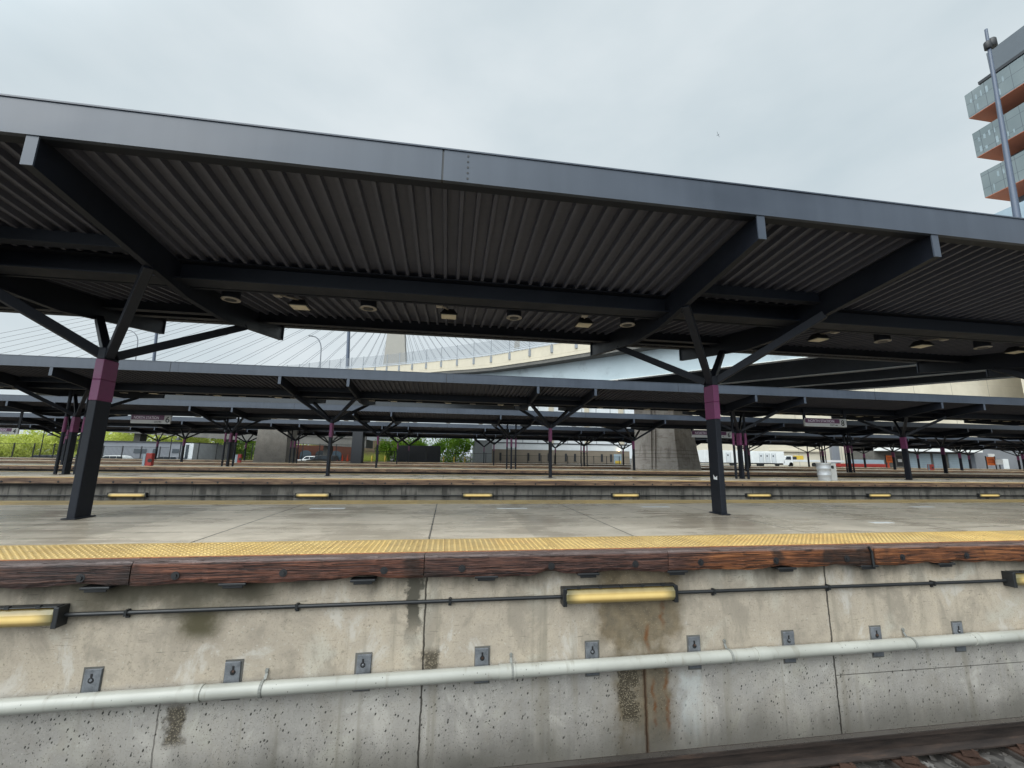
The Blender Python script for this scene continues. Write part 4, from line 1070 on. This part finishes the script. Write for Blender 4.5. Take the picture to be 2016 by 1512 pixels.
# ------------------------------------------------------------------ tall building at the right
YB, XB = 75.0, 130.0
t = thing("office_tower", "grey glass tower with stacked projecting balcony boxes at right", "building", (XB+20, 50, -.25))
m = MB(); m.box(XB+7.5, XB+50, 5, YB-1.5, 61, 108.5); m.build("upper_block", M['clad_dark'], t)
m = MB(); m.box(XB+7.0, XB+50, 4, YB+.9, 101.2, 102.0); m.build("roof_ledge", M['darkgrey'], t)
m = MB(); m.box(XB+.4, XB+52, 5, YB+.2, 46, 61.4); m.build("podium", M['bluegrey'], t)
m = MB(); m.box(XB+.3, XB+52, 5, YB+.3, -.25, 45.99); m.build("base", M['beige'], t)
m = MB(); m.box(XB+7.46, XB+7.56, 8, YB-4, 52, 57.5); m.build("podium_window", M['glass'], t)
def mk_clad():
    k = NT("panelled_glass_cladding", .35); x, y, z = k.xyz()
    c = k.ramp(k.noise(k.P(), .12, 3), [(.3, (.115, .145, .152)), (.7, (.165, .195, .20))])
    fy = k.m('ABSOLUTE', k.m('SUBTRACT', k.m('FRACT', k.m('DIVIDE', y, 2.45)), .5)); fz = k.m('ABSOLUTE', k.m('SUBTRACT', k.m('FRACT', k.m('DIVIDE', k.m('ADD', z, .4), 3.45)), .5))
    c = k.mix(k.m('MAXIMUM', k.sm(fy, .475, .485), k.sm(fz, .478, .488)), c, (.065, .08, .09))
    return k.out(c, .3)
M['clad'] = mk_clad()
M['pane'] = plain("sky_pale_pane", (.22, .27, .29), .2, .3, .4)  # pale tone paints in the sky seen through the balcony glass
M['soffit'] = plain("rust_orange_soffit", (.44, .15, .085), .6, .1, .2)
for i in range(3):
    zb = 1+1.171*YB-i*.151*YB; zt_ = zb+.0915*YB
    m = MB(); m.box(XB, XB+8, 8, YB, zb+.12, zt_); bo = m.build("balcony_box", M['clad'], t)
    m = MB(); m.box(XB+.02, XB+8, 8.02, YB-.02, zb, zb+.118); m.build("balcony_soffit", M['soffit'], bo)
    rn = random.Random(i)
    for q in range(7):
        y0 = YB-.9-q*1.05
        for lv in (0, 1):
            if rn.random() < .8-.09*q:
                m = MB(); m.box(XB-.03, XB+.02, y0-rn.uniform(.2, .5), y0, zb+.9+lv*2.9, zb+1.7+lv*2.9+rn.uniform(0, 1.0)); m.build("pane", M['pane'], bo)
    m = MB(); m.box(XB+7.42, XB+7.55, 10, YB-2, zb-3.6, zb-1.2); m.build("window_band", M['glass_blue'], t)
    m = MB(); m.box(XB+7.6, XB+11, 10, YB-1.0, zb-5, zb-.02); m.build("recessed_wall", M['soffit'], t)

# ------------------------------------------------------------------ buildings and things beyond the platforms
def box_at(mb, u0, u1, v0, v1, Y, depth, z0=None, m=0):
    a, b = at(u0, v1, Y), at(u1, v0, Y); zb = a.z if z0 is None else z0
    zt_ = max(at(u0, v0, Y).z, b.z)
    mb.box(a.x, b.x, Y, Y+depth, zb, zt_, m); return a, b
# grey-beige concrete block at the right
X_l = at(1508, 822, 84).x
t = thing("concrete_garage", "large beige panelled concrete building behind the platforms at right", "building", (X_l, 84, -.25))
m = MB(); m.box(X_l, 230, 84, 120, -.25, 30); m.build("wall", M['beige'], t)
m = MB(); m.box(at(1640, 880, 83).x, at(1655, 880, 83).x, 83.4, 84, -.25, 5.4); m.build("downpipe", M['greymetal'], t)
m = MB(); m.box(at(1520, 880, 83).x, at(1630, 880, 83).x, 83.5, 83.98, 2.9, 3.25); m.build("ledge", M['concrete_light'], t)
# loading dock
a, b = at(1738, 884, 76), at(1925, 884, 76)
t = thing("loading_dock", "loading dock with blue grey roller doors under a white canopy edge", "building", (a.x, 76, -.25))
m = MB(); m.box(a.x, b.x, 78, 83.3, -.25, 4.2); m.build("wall", M['skirt'], t)
m = MB(); m.box(a.x, b.x, 75.2, 83.3, 3.3, 3.95); m.build("canopy_edge", M['white'], t)
for u0, u1 in ((1790, 1805), (1809, 1832), (1838, 1858), (1868, 1888), (1893, 1908)):
    p, q = at(u0, 900, 77.8), at(u1, 900, 77.8); m = MB(); m.box(p.x, q.x, 77.85, 77.998, -.2, 2.9); 
    d = m.build("roller_door", M['bluegrey'], t)
    m = MB(); 
    for z in range(7): m.box(p.x, q.x, 77.83, 77.849, .1+z*.4, .13+z*.4)
    m.build("door_slats", M['greymetal'], d)
t2 = thing("service_building", "dark service building at the far right end of the platforms", "building", (at(1960, 900, 80).x, 80, -.25))
m = MB(); m.box(b.x+.3, b.x+60, 77, 83.3, -.25, 4.4); m.build("wall", M['greymetal'], t2)
p = at(1978, 905, 76.9); m = MB(); m.box(p.x-.5, p.x+1.0, 76.92, 76.998, -.2, 2.0); m.build("door", M['offwhite'], t2)
p = at(1946, 888, 76.9); m = MB(); m.box(p.x-.2, p.x+1.5, 76.9, 76.998, 2.4, 3.1); m.build("notice", M['signgrey'], t2)
# pale metal building in the middle
Y = 80
a, b = at(934, 912, Y), at(1240, 912, Y)
t = thing("depot_building", "pale blue metal clad depot above a tan block wall in the centre", "building", ((a.x+b.x)/2, Y, -.25))
x1 = at(968, 900, Y).x
m = MB(); m.box(x1, b.x, Y, Y+16, -.25, 2.35); m.build("block_wall", plain("tan_block_wall", (.20, .165, .125), .8, .15, 1.2), t)
m = MB(); m.box(x1, b.x, Y-.05, Y+16, 2.352, 13.0); m.build("metal_cladding", M['offwhite'], t)
m = MB(); m.box(x1, b.x, Y-.14, Y-.055, 3.5, 3.68); m.build("cladding_trim", M['darkgrey'], t)
for i in range(10):
    xx = x1+(b.x-x1)*i/9.3; m = MB(); m.box(xx-.05, xx+.05, Y-.10, Y-.055, 3.70, 12.9); m.build("cladding_seam", M['greymetal'], t)
m = MB(); m.box(a.x, x1-.05, Y-.6, Y+8, -.25, 4.0); m.build("side_wing", plain("grey_corrugated_siding", (.24, .25, .25), .7, .15, 1), t)
for i in range(8):
    p = at((985, 1040, 1062, 1080, 1114, 1132, 1185, 1203)[i], 905, Y); m = MB(); m.box(p.x-.2, p.x+.2, Y-.06, Y-.002, .2, 1.7); m.build("louvre", M['darkgrey'], t)
p = at(1217, 905, Y); m = MB(); m.box(p.x-.9, p.x+.7, Y-.07, Y-.002, -.2, 1.75); d = m.build("door", M['bluegrey'], t)
m = MB(); m.box(p.x-.7, p.x+.6, Y-.12, Y-.075, -.15, .45); m.build("yellow_notice", M['yellow'], d)
M['lamp_on'] = emis("lit_lamp", (1., .85, .55), 3.0)
p = at(1217, 886, Y); m = MB(); m.lathe((p.x, Y-.35, p.z-.25), [(.1, 0), (.28, .1), (.28, .35), (.1, .5)], 10); m.build("wall_lamp", M['lamp_on'], t)
# beige mullions seen between second and third canopy
for u in (1085, 1155, 1222):
    p = at(u, 805, Y-.2); m = MB(); m.box(p.x-.5, p.x+.5, Y-.3, Y-.06, 3.7, 13.2); m.build("pilaster", M['concrete_light'], t)
# tan brick house
a, b = at(710, 905, 92), at(757, 905, 92)
t = thing("brick_house", "tan brick house end wall with white upper storey in the centre left", "building", ((a.x+b.x)/2, 92, GL))
m = MB(); m.box(a.x, b.x, 92, 100, GL, 3.9); m.build("wall", M['tan'], t)
m = MB(); m.box(a.x-.3, b.x+.3, 91.7, 100.3, 3.902, 6.4); m.build("upper_storey", M['offwhite'], t)
# black container
a, b = at(780, 912, 65.5), at(867, 878, 65.5)
t = thing("storage_container", "long black storage container beside the green trees", "container", (a.x, 65.5, -.25))
m = MB(); m.box(a.x, b.x, 65.5, 68, -.2, b.z); m.build("container_body", M['darkgrey'], t)
m = MB()
for i in range(28):
    xx = a.x+(b.x-a.x)*(i+.3)/28; m.box(xx, xx+.09, 65.44, 65.499, -.1, b.z-.12)
m.build("ribs", M['darkgrey'], t)
m = MB(); m.box(b.x-2.2, b.x-1.9, 65.42, 65.5, -.1, b.z-.1); m.build("door_bar", M['black'], t)
# long low grey shed
a, b = at(203, 905, 84), at(386, 868, 84)
t = thing("grey_shed", "long low grey metal shed with dark windows at left", "building", (a.x, 84, GL))
zt_ = at(300, 871, 84).z
m = MB(); m.box(at(150, 900, 84).x, b.x-1.8, 84, 95, GL, zt_); m.build("wall", M['greymetal'], t)
m = MB(); m.box(at(150, 900, 84).x-.2, b.x-1.7, 83.8, 95.2, zt_, zt_+.18); m.build("roof", M['darkgrey'], t)
for u0, u1 in ((262, 288), (338, 352), (300, 310)):
    p, q = at(u0, 892, 83.9), at(u1, 884, 83.9); m = MB(); m.box(p.x, q.x, 83.93, 83.998, p.z, q.z); m.build("window", M['glass'], t)
m = MB(); m.box(b.x-1.75, b.x, 83.5, 95, GL, zt_-.05); m.build("end_bay", M['offwhite'], t)
m = MB(); m.box(b.x-1.2, b.x-.75, 83.42, 83.5, -.2, zt_-.3); m.build("dark_strip", M['glass'], t)
# brick arcade
a, b = at(520, 908, 96), at(700, 878, 96)
t = thing("brick_arcade", "low red brick building with arched openings under the overpass", "building", (a.x, 96, GL))
m = MB(); m.box(a.x, b.x, 96, 104, GL, b.z); m.build("wall", M['brick'], t)
x = a.x+.8
while x+2.6 < b.x:
    m = MB(); pts = [(x, -.2), (x+2.3, -.2), (x+2.3, .9)]+[(x+1.15+1.15*math.cos(R_(q)), .9+.8*math.sin(R_(q))) for q in range(20, 180, 20)]+[(x, .9)]
    m.prism(pts, 'y', 95.94, 95.998); m.build("arch_window", M['glass_blue'] if int(x) % 2 else M['glass'], t); x += 3.1

def fence(u0, u1, Y, h, label, step=2.4):
    a, b = at(u0, 905, Y), at(u1, 905, Y)
    t = thing("steel_fence", label, "fence", (a.x, Y, GL), 0, "black fences beyond the platforms")
    m = MB(); x = a.x
    while x < b.x: m.cyl((x, Y, GL), (x, Y, h-.1), .012, 4); x += .16
    m.build("pickets", M['fence'], t)
    m = MB(); m.bar((a.x, Y, h-.1), (b.x, Y, h-.1), .05, .05); m.bar((a.x, Y, .0), (b.x, Y, .0), .05, .05); m.build("rails", M['fence'], t)
    x = a.x
    while x < b.x+.1: m = MB(); m.box(x-.05, x+.05, Y-.05, Y+.05, GL, h); m.build("fence_post", M['fence'], t); x += step
fence(-60, 150, 67, 1.9, "black steel fence in front of the pale trees at far left")
fence(200, 330, 67.4, 1.7, "black steel fence in front of the grey shed")
fence(352, 500, 67, 2.4, "tall black fence between grey shed and dark pier")
fence(560, 692, 67, 2.5, "tall black fence in front of the brick arches")
fence(712, 782, 67, 1.6, "low black fence in front of the tan brick house")
fence(866, 968, 66.8, 1.5, "low black fence in front of the bright green tree")
fence(985, 1240, 72, 1.3, "low black fence along the tan block wall")

# trees
def leaf_mesh(name, rx, ry, rz, n, size, mat, seed):
    rn = random.Random(seed); m = MB(); cl = []
    for _ in range(26):
        while True:
            p = Vector((rn.uniform(-1, 1), rn.uniform(-1, 1), rn.uniform(-1, 1)))
            if p.length < .86: break
        cl.append((Vector((p.x*rx, p.y*ry, p.z*rz)), rn.uniform(.24, .44)))
    for _ in range(n):
        c, r = rn.choice(cl)
        d = Vector((rn.gauss(0, 1), rn.gauss(0, 1), rn.gauss(0, 1))).normalized()*(r*rn.uniform(.55, 1.08))
        p = c+Vector((d.x*rx, d.y*ry, d.z*rz))
        a = Vector((rn.gauss(0, 1), rn.gauss(0, 1), rn.gauss(0, .7))).normalized(); b = a.orthogonal().normalized()
        b = (Matrix.Rotation(rn.uniform(0, 6.28), 3, a) @ b); c2 = a.cross(b); s = size*rn.uniform(.6, 1.3)
        m.poly([p-b*s, p-c2*s*.6, p+b*s, p+c2*s*.6])
    return m
def tree(x, y, z0, rx, rz, h, n, size, mat, seed, label, cat="tree", group="trees beyond the platforms"):
    t = thing("leafy_tree", label, cat, (x, y, z0), 0, group)
    m = MB(); rn = random.Random(seed); m.cyl((0, 0, 0), (.1, 0, h*.55), .05*h*.6, 9, .028*h*.6)
    for i in range(6):
        a = rn.uniform(0, 6.28); q = Vector((math.cos(a)*rx*.6, math.sin(a)*rx*.5, h-rz*rn.uniform(-.3, .6)))
        m.cyl((.1, 0, h*rn.uniform(.35, .55)), q, .018*h*.6, 6, .004*h)
    m.build("trunk", M['bark'], t, True)
    lm = leaf_mesh("crown", rx, rx*.8, rz, n, size, mat, seed); lm.v = [(vx, vy, vz+h) for vx, vy, vz in lm.v]
    lm.build("crown", mat, t, True); return t
specs = [(15, 112, 5.8, 4.6, 'pale', "pale spring tree at the left edge behind the fence"), (70, 118, 5.4, 4.4, 'pale', "pale spring tree behind the black lamp post"), (112, 114, 4.0, 3.4, 'pale', "pale spring tree left of the near column"),
         (228, 128, 6.0, 4.2, 'pale', "pale tree above the left end of the grey shed"), (285, 128, 6.0, 4.4, 'pale', "pale tree above the middle of the grey shed"), (345, 126, 6.0, 4.3, 'pale', "pale tree above the right end of the grey shed"),
         (405, 118, 6.0, 4.4, 'pale', "pale tree between the grey shed and the dark pier"), (470, 104, 4.8, 4.0, 'leaf', "green bushy tree just left of the dark pier"), (-45, 112, 6, 4.4, 'pale', "pale spring tree just outside the left edge"),
         (775, 84, 3.2, 3.6, 'leaf', "green tree left behind the black container"), (828, 88, 4.2, 3.6, 'leaf', "green tree rising behind the black container"), (893, 82, 4.2, 3.3, 'leaf', "bright green tree right of the black container")]
for i, (u, Y, rx, rz, kind, lab) in enumerate(specs):
    p = at(u, 900, Y); zt_ = at(u, 846 if kind == 'pale' else 847, Y).z
    gz = GL if p.x < -19.5 else -.25
    h = zt_-gz-rz*.95
    tree(p.x, Y, gz, rx, rz, max(h, 1.8), 5200, .20 if kind == 'pale' else .18, M['leaf_pale'] if kind == 'pale' else M['leaf'], 40+i, lab)
# shrubs at the foot of the wooded bank
m = MB(); rn = random.Random(5)
for i in range(5000):
    x = rn.uniform(-150, -36); y = rn.uniform(132, 150); z = rn.uniform(GL, 6.5)+2*math.sin(x*.12)
    a = Vector((rn.gauss(0, 1), rn.gauss(0, 1), rn.gauss(0, .6))).normalized(); b = a.orthogonal().normalized(); c2 = a.cross(b); s = rn.uniform(.35, .8)
    p = Vector((x, y, z)); m.poly([p-b*s, p-c2*s*.6, p+b*s, p+c2*s*.6])
tag(m.build("distant_woodland", M['leaf_pale']), "pale green wooded bank far behind the left trees", "woodland", kind="stuff")
m = MB(); rn = random.Random(9)
for i in range(1600):
    x = rn.uniform(at(715, 900, 70).x, at(760, 900, 70).x); y = rn.uniform(68.5, 71); z = -.25+abs(rn.gauss(0, .55))
    p = Vector((x, y, z)); q = p+Vector((rn.uniform(-.15, .15), 0, .35)); m.poly([p, p+Vector((.05, 0, .02)), q])
tag(m.build("tall_grass", M['leaf_pale']), "tall pale weeds in front of the tan brick house", "weeds", kind="stuff")

# vehicles
def car(u, Y, L, H, col, label, hatch=False, suv=False):
    p = at(u, 905, Y); x0 = p.x; z0 = GL
    t = thing("parked_car", label, "car", (x0, Y, z0), 0, "cars parked beyond the platforms")
    pts = [(-.50, .18), (-.495, .42), (-.47, .58), (-.30, .64), (-.17, .97), (-.02, 1.0), (.18, 1.0), (.34, .94), (.45, .66), (.495, .60), (.5, .30), (.49, .18)]
    if suv: pts = [(-.5, .22), (-.495, .5), (-.47, .62), (-.29, .68), (-.19, .96), (0, 1.0), (.30, 1.0), (.43, .95), (.48, .66), (.495, .6), (.5, .3), (.49, .22)]
    m = MB(); m.prism([(x0+a*L, z0+b*H) for a, b in pts], 'y', Y-.87, Y+.87); m.build("body", col, t, bevel=.07)
    m = MB()
    for a0, a1 in ((-.235, -.02), (.0, .17), (.19, .36)):
        q = [(a0+.0, .68), (a1, .68), (a1-(.02 if a1 > .3 else 0), .92), (a0+(.08 if a0 < -.1 else 0), .92)]
        m.prism([(x0+a*L, z0+b*H) for a, b in q], 'y', Y-.885, Y-.86)
    m.build("side_window", M['glass'], t)
    for s in (-.31, .31):
        m = MB(); m.cyl((x0+s*L, Y-.89, z0+.32), (x0+s*L, Y-.66, z0+.32), .32, 18); w = m.build("wheel", M['tyre'], t)
        m = MB(); m.cyl((x0+s*L, Y-.90, z0+.32), (x0+s*L, Y-.885, z0+.32), .19, 14); m.build("rim", M['galv_light'], w)
    for s, nm, mt in ((-.494, "headlight", M['white']), (.494, "tail_light", M['red'])):
        m = MB(); m.box(x0+s*L-.05, x0+s*L+.05, Y-.84, Y-.5, z0+.52*H, z0+.62*H); m.build(nm, mt, t)
car(225, 69.5, 4.5, 1.5, M['white'], "white parked car in front of the grey shed")
car(330, 70, 4.5, 1.5, M['greymetal'], "grey parked car right of the red cabinet")
car(88, 69.5, 4.6, 1.45, M['ink'], "black parked car behind the left columns")
car(636, 71, 4.7, 1.95, M['ink'], "black parked sport utility car in front of the brick arches", suv=True)
car(612, 84, 4.4, 1.7, M['white'], "white parked van-like car left of the black one")
# white office trailers
def trailer(u0, u1, v0, Y, label, doors):
    a, b = at(u0, 905, Y), at(u1, v0, Y); zt_ = max(b.z, at(u0, v0, Y).z)
    t = thing("site_trailer", label, "trailer", (a.x, Y, -.25), 0, "white site trailers")
    m = MB(); m.box(a.x, b.x, Y, Y+2.6, .42, zt_); m.build("trailer_body", M['white'], t, bevel=.03)
    for u in doors:
        p = at(u, 900, Y); m = MB(); m.box(p.x-.45, p.x+.45, Y-.03, Y-.002, .5, zt_-.4); d = m.build("door", M['offwhite'], t)
        m = MB(); m.box(p.x-.47, p.x-.44, Y-.035, Y-.031, .5, zt_-.4); m.box(p.x+.44, p.x+.47, Y-.035, Y-.031, .5, zt_-.4); m.box(p.x-.22, p.x+.05, Y-.036, Y-.031, zt_-1.05, zt_-.75); m.build("door_window", M['glass'], d)
    for f in (.2, .3, .78):
        x = a.x+(b.x-a.x)*f; m = MB(); m.cyl((x, Y+.1, .15), (x, Y+.35, .15), .40, 16); m.build("wheel", M['tyre'], t)
    m = MB(); m.box(a.x+.3, b.x-.3, Y+.2, Y+2.2, .25, .42); m.build("chassis", M['darkgrey'], t)
trailer(1388, 1455, 887, 72, "white site trailer with one door right of the near column", (1434,))
trailer(1482, 1543, 889, 72.5, "white site trailer with three doors and steps in the right half", (1499, 1511, 1523))
a = at(1546, 905, 72); b = at(1668, 905, 72)
t = thing("flatbed_truck", "white flatbed truck with yellow beacon beside the white trailers", "truck", (a.x, 73, -.25))
m = MB(); m.box(a.x+1.6, b.x, 72.6, 75, .75, 1.15); m.build("flatbed", M['offwhite'], t, bevel=.03)
m = MB(); m.prism([(a.x, .1), (a.x+2.1, .1), (a.x+2.1, 1.9), (a.x+.55, 1.9), (a.x+.15, 1.1)], 'y', 72.5, 74.9); m.build("cab", M['white'], t, bevel=.05)
m = MB(); m.prism([(a.x+.5, 1.15), (a.x+1.7, 1.15), (a.x+1.7, 1.75), (a.x+.75, 1.75)], 'y', 72.46, 72.499); m.build("cab_window", M['glass'], t)
m = MB(); p = at(1580, 897, 72.5); m.box(p.x-.9, p.x+.6, 72.9, 73.8, 1.16, 1.95); m.build("yellow_machine", M['yellow'], t, bevel=.08)
m = MB(); m.box(p.x-2.4, p.x-1.0, 72.9, 73.9, 1.16, 1.75); m.build("load", M['darkgrey'], t)
for f in (.12, .5, .6, .9):
    x = a.x+(b.x-a.x)*f; m = MB(); m.cyl((x, 72.5, .2), (x, 72.8, .2), .45, 16); m.build("wheel", M['tyre'], t)
a, b = at(1655, 905, 70), at(1746, 905, 70)
t = thing("barrier_trailer", "long dark red trailer carrying a grey box near the orange sign", "trailer", (a.x, 70, -.25))
m = MB(); m.box(a.x, b.x, 70, 72, -.05, .55); m.build("trailer_bed", M['red'], t, bevel=.02)
m = MB(); m.box(at(1682, 905, 70).x, at(1742, 905, 70).x, 70.2, 71.8, .552, 1.35); m.build("grey_load", M['bluegrey'], t)
# orange signs, cones, bollards
for u, Y, w, h, z0, lab in ((1751, 62.0, 1.5, 1.25, .85, "orange work sign left of the roller doors"), (1950, 62.0, 2.0, 1.5, .65, "wide orange work sign at the right end of the farthest platform")):
    p = at(u, 905, Y); t = thing("work_sign", lab, "sign", (p.x, Y, 0), 0, "orange work signs")
    m = MB(); m.box(p.x-w/2, p.x+w/2, Y-.02, Y+.02, z0, z0+h); m.build("sign_board", M['orange'], t)
    m = MB()
    for q in range(3): m.box(p.x-w*.3, p.x+w*.3, Y-.026, Y-.021, z0+h*(.3+.18*q), z0+h*(.36+.18*q))
    m.build("lettering", M['red'], t)
    m = MB()
    for s in (-1, 1): m.box(p.x+s*w*.5-.06, p.x+s*w*.5+.06, Y-.06, Y+.06, 0, z0+h+.1)
    m.build("leg", M['darkgrey'], t)
p = at(1766, 905, 61.8); t = thing("notice_board", "dark notice board with white sheet right of the orange sign", "notice board", (p.x+.4, 61.8, 0))
m = MB(); m.box(p.x, p.x+1.1, 61.8, 61.9, .3, 2.1); m.build("board", M['darkgrey'], t); m = MB(); m.box(p.x+.15, p.x+.95, 61.78, 61.8, 1.0, 1.5); m.build("sheet", M['paper'], t)
p = at(1966, 905, 61.6); t = thing("notice_board", "white paper notice board beside the wide orange sign", "notice board", (p.x, 61.6, 0))
m = MB(); m.box(p.x-.7, p.x+.9, 61.6, 61.7, .8, 1.7); m.build("board", M['paper'], t); m = MB(); m.box(p.x+.0, p.x+.2, 61.62, 61.68, 0, .8); m.build("leg", M['darkgrey'], t)
def cone(u, Y, lab, s=1.0, z0=-.25):
    p = at(u, 905, Y); t = thing("traffic_cone", lab, "traffic cone", (p.x, Y, z0), 0, "orange traffic cones")
    m = MB(); m.lathe((p.x, Y, z0), [(.20*s, .03), (.05*s, 1.15*s), (.03*s, 1.2*s)], 12); m.build("cone_body", M['cone'], t)
    m = MB(); m.box(p.x-.24*s, p.x+.24*s, Y-.24*s, Y+.24*s, z0, z0+.04); m.build("cone_base", M['ink'], t)
cone(674, 61.6, "orange traffic cone, left of two beside the black car", .8, 0); cone(684, 61.6, "orange traffic cone, right of two beside the black car", .8, 0); cone(1748, 61.5, "orange traffic cone below the orange work sign", .9, 0)
for i, (u, lab) in enumerate(((732, "yellow bollard below the tan brick house, left one"), (758, "yellow bollard below the tan brick house, right one"), (894, "yellow bollard below the bright green tree, left one"), (915, "yellow bollard below the bright green tree, right one"), (873, "yellow bollard right beside the black container"))):
    p = at(u, 908, 65.6); t = MB(); t.lathe((p.x, 65.6, -.25), [(.11, 0), (.11, 1.0), (.06, 1.08)], 12); tag(t.build("bollard", M['yellow']), lab, "bollard", "yellow bollards")
# platform-side black lamp posts far left
def blk_lamp(u, vt, Y, label):
    p = at(u, 905, Y); zt_ = at(u, vt, Y).z
    t = thing("yard_lamp", label, "lamp post", (p.x, Y, GL), 0, "black yard lamps")
    m = MB(); m.cyl((p.x, Y, GL), (p.x, Y, zt_), .07, 8, .05); m.bar((p.x, Y, zt_-.1), (p.x+.9, Y, zt_-.1), .05, .05); m.build("lamp_post", M['fence'], t)
    m = MB(); m.lathe((p.x+.9, Y, zt_-.65), [(.42, 0), (.30, .15), (.08, .42)], 12); m.build("lamp_shade", M['fence'], t)
blk_lamp(76, 848, 68, "black yard lamp in front of the pale trees at left")
blk_lamp(332, 857, 68, "black yard lamp in front of the grey shed")
# gull
c = at(1414, 265, 70)
m = MB(); m.lathe((0, 0, 0), [(.02, -.28), (.07, -.15), (.085, .02), (.06, .16), (.03, .26)], 10)
for s in (-1, 1):
    m.faces([(s*.05, .0, .08), (s*.05, 0, -.06), (s*.34, .08, -.02), (s*.34, .08, .10), (s*.66, -.06, .02), (s*.62, -.06, .08)], [(0, 1, 2, 3), (3, 2, 4, 5)] if s > 0 else [(3, 2, 1, 0), (5, 4, 2, 3)])
m.faces([(-.05, 0, -.26), (.05, 0, -.26), (.09, 0, -.40), (-.09, 0, -.40)], [(0, 1, 2, 3)])
o = m.build("flying_bird", M['greymetal']); o.location = c; o.rotation_euler = (R_(20), R_(52), R_(20)); tag(o, "small dark bird flying in the grey sky", "bird")
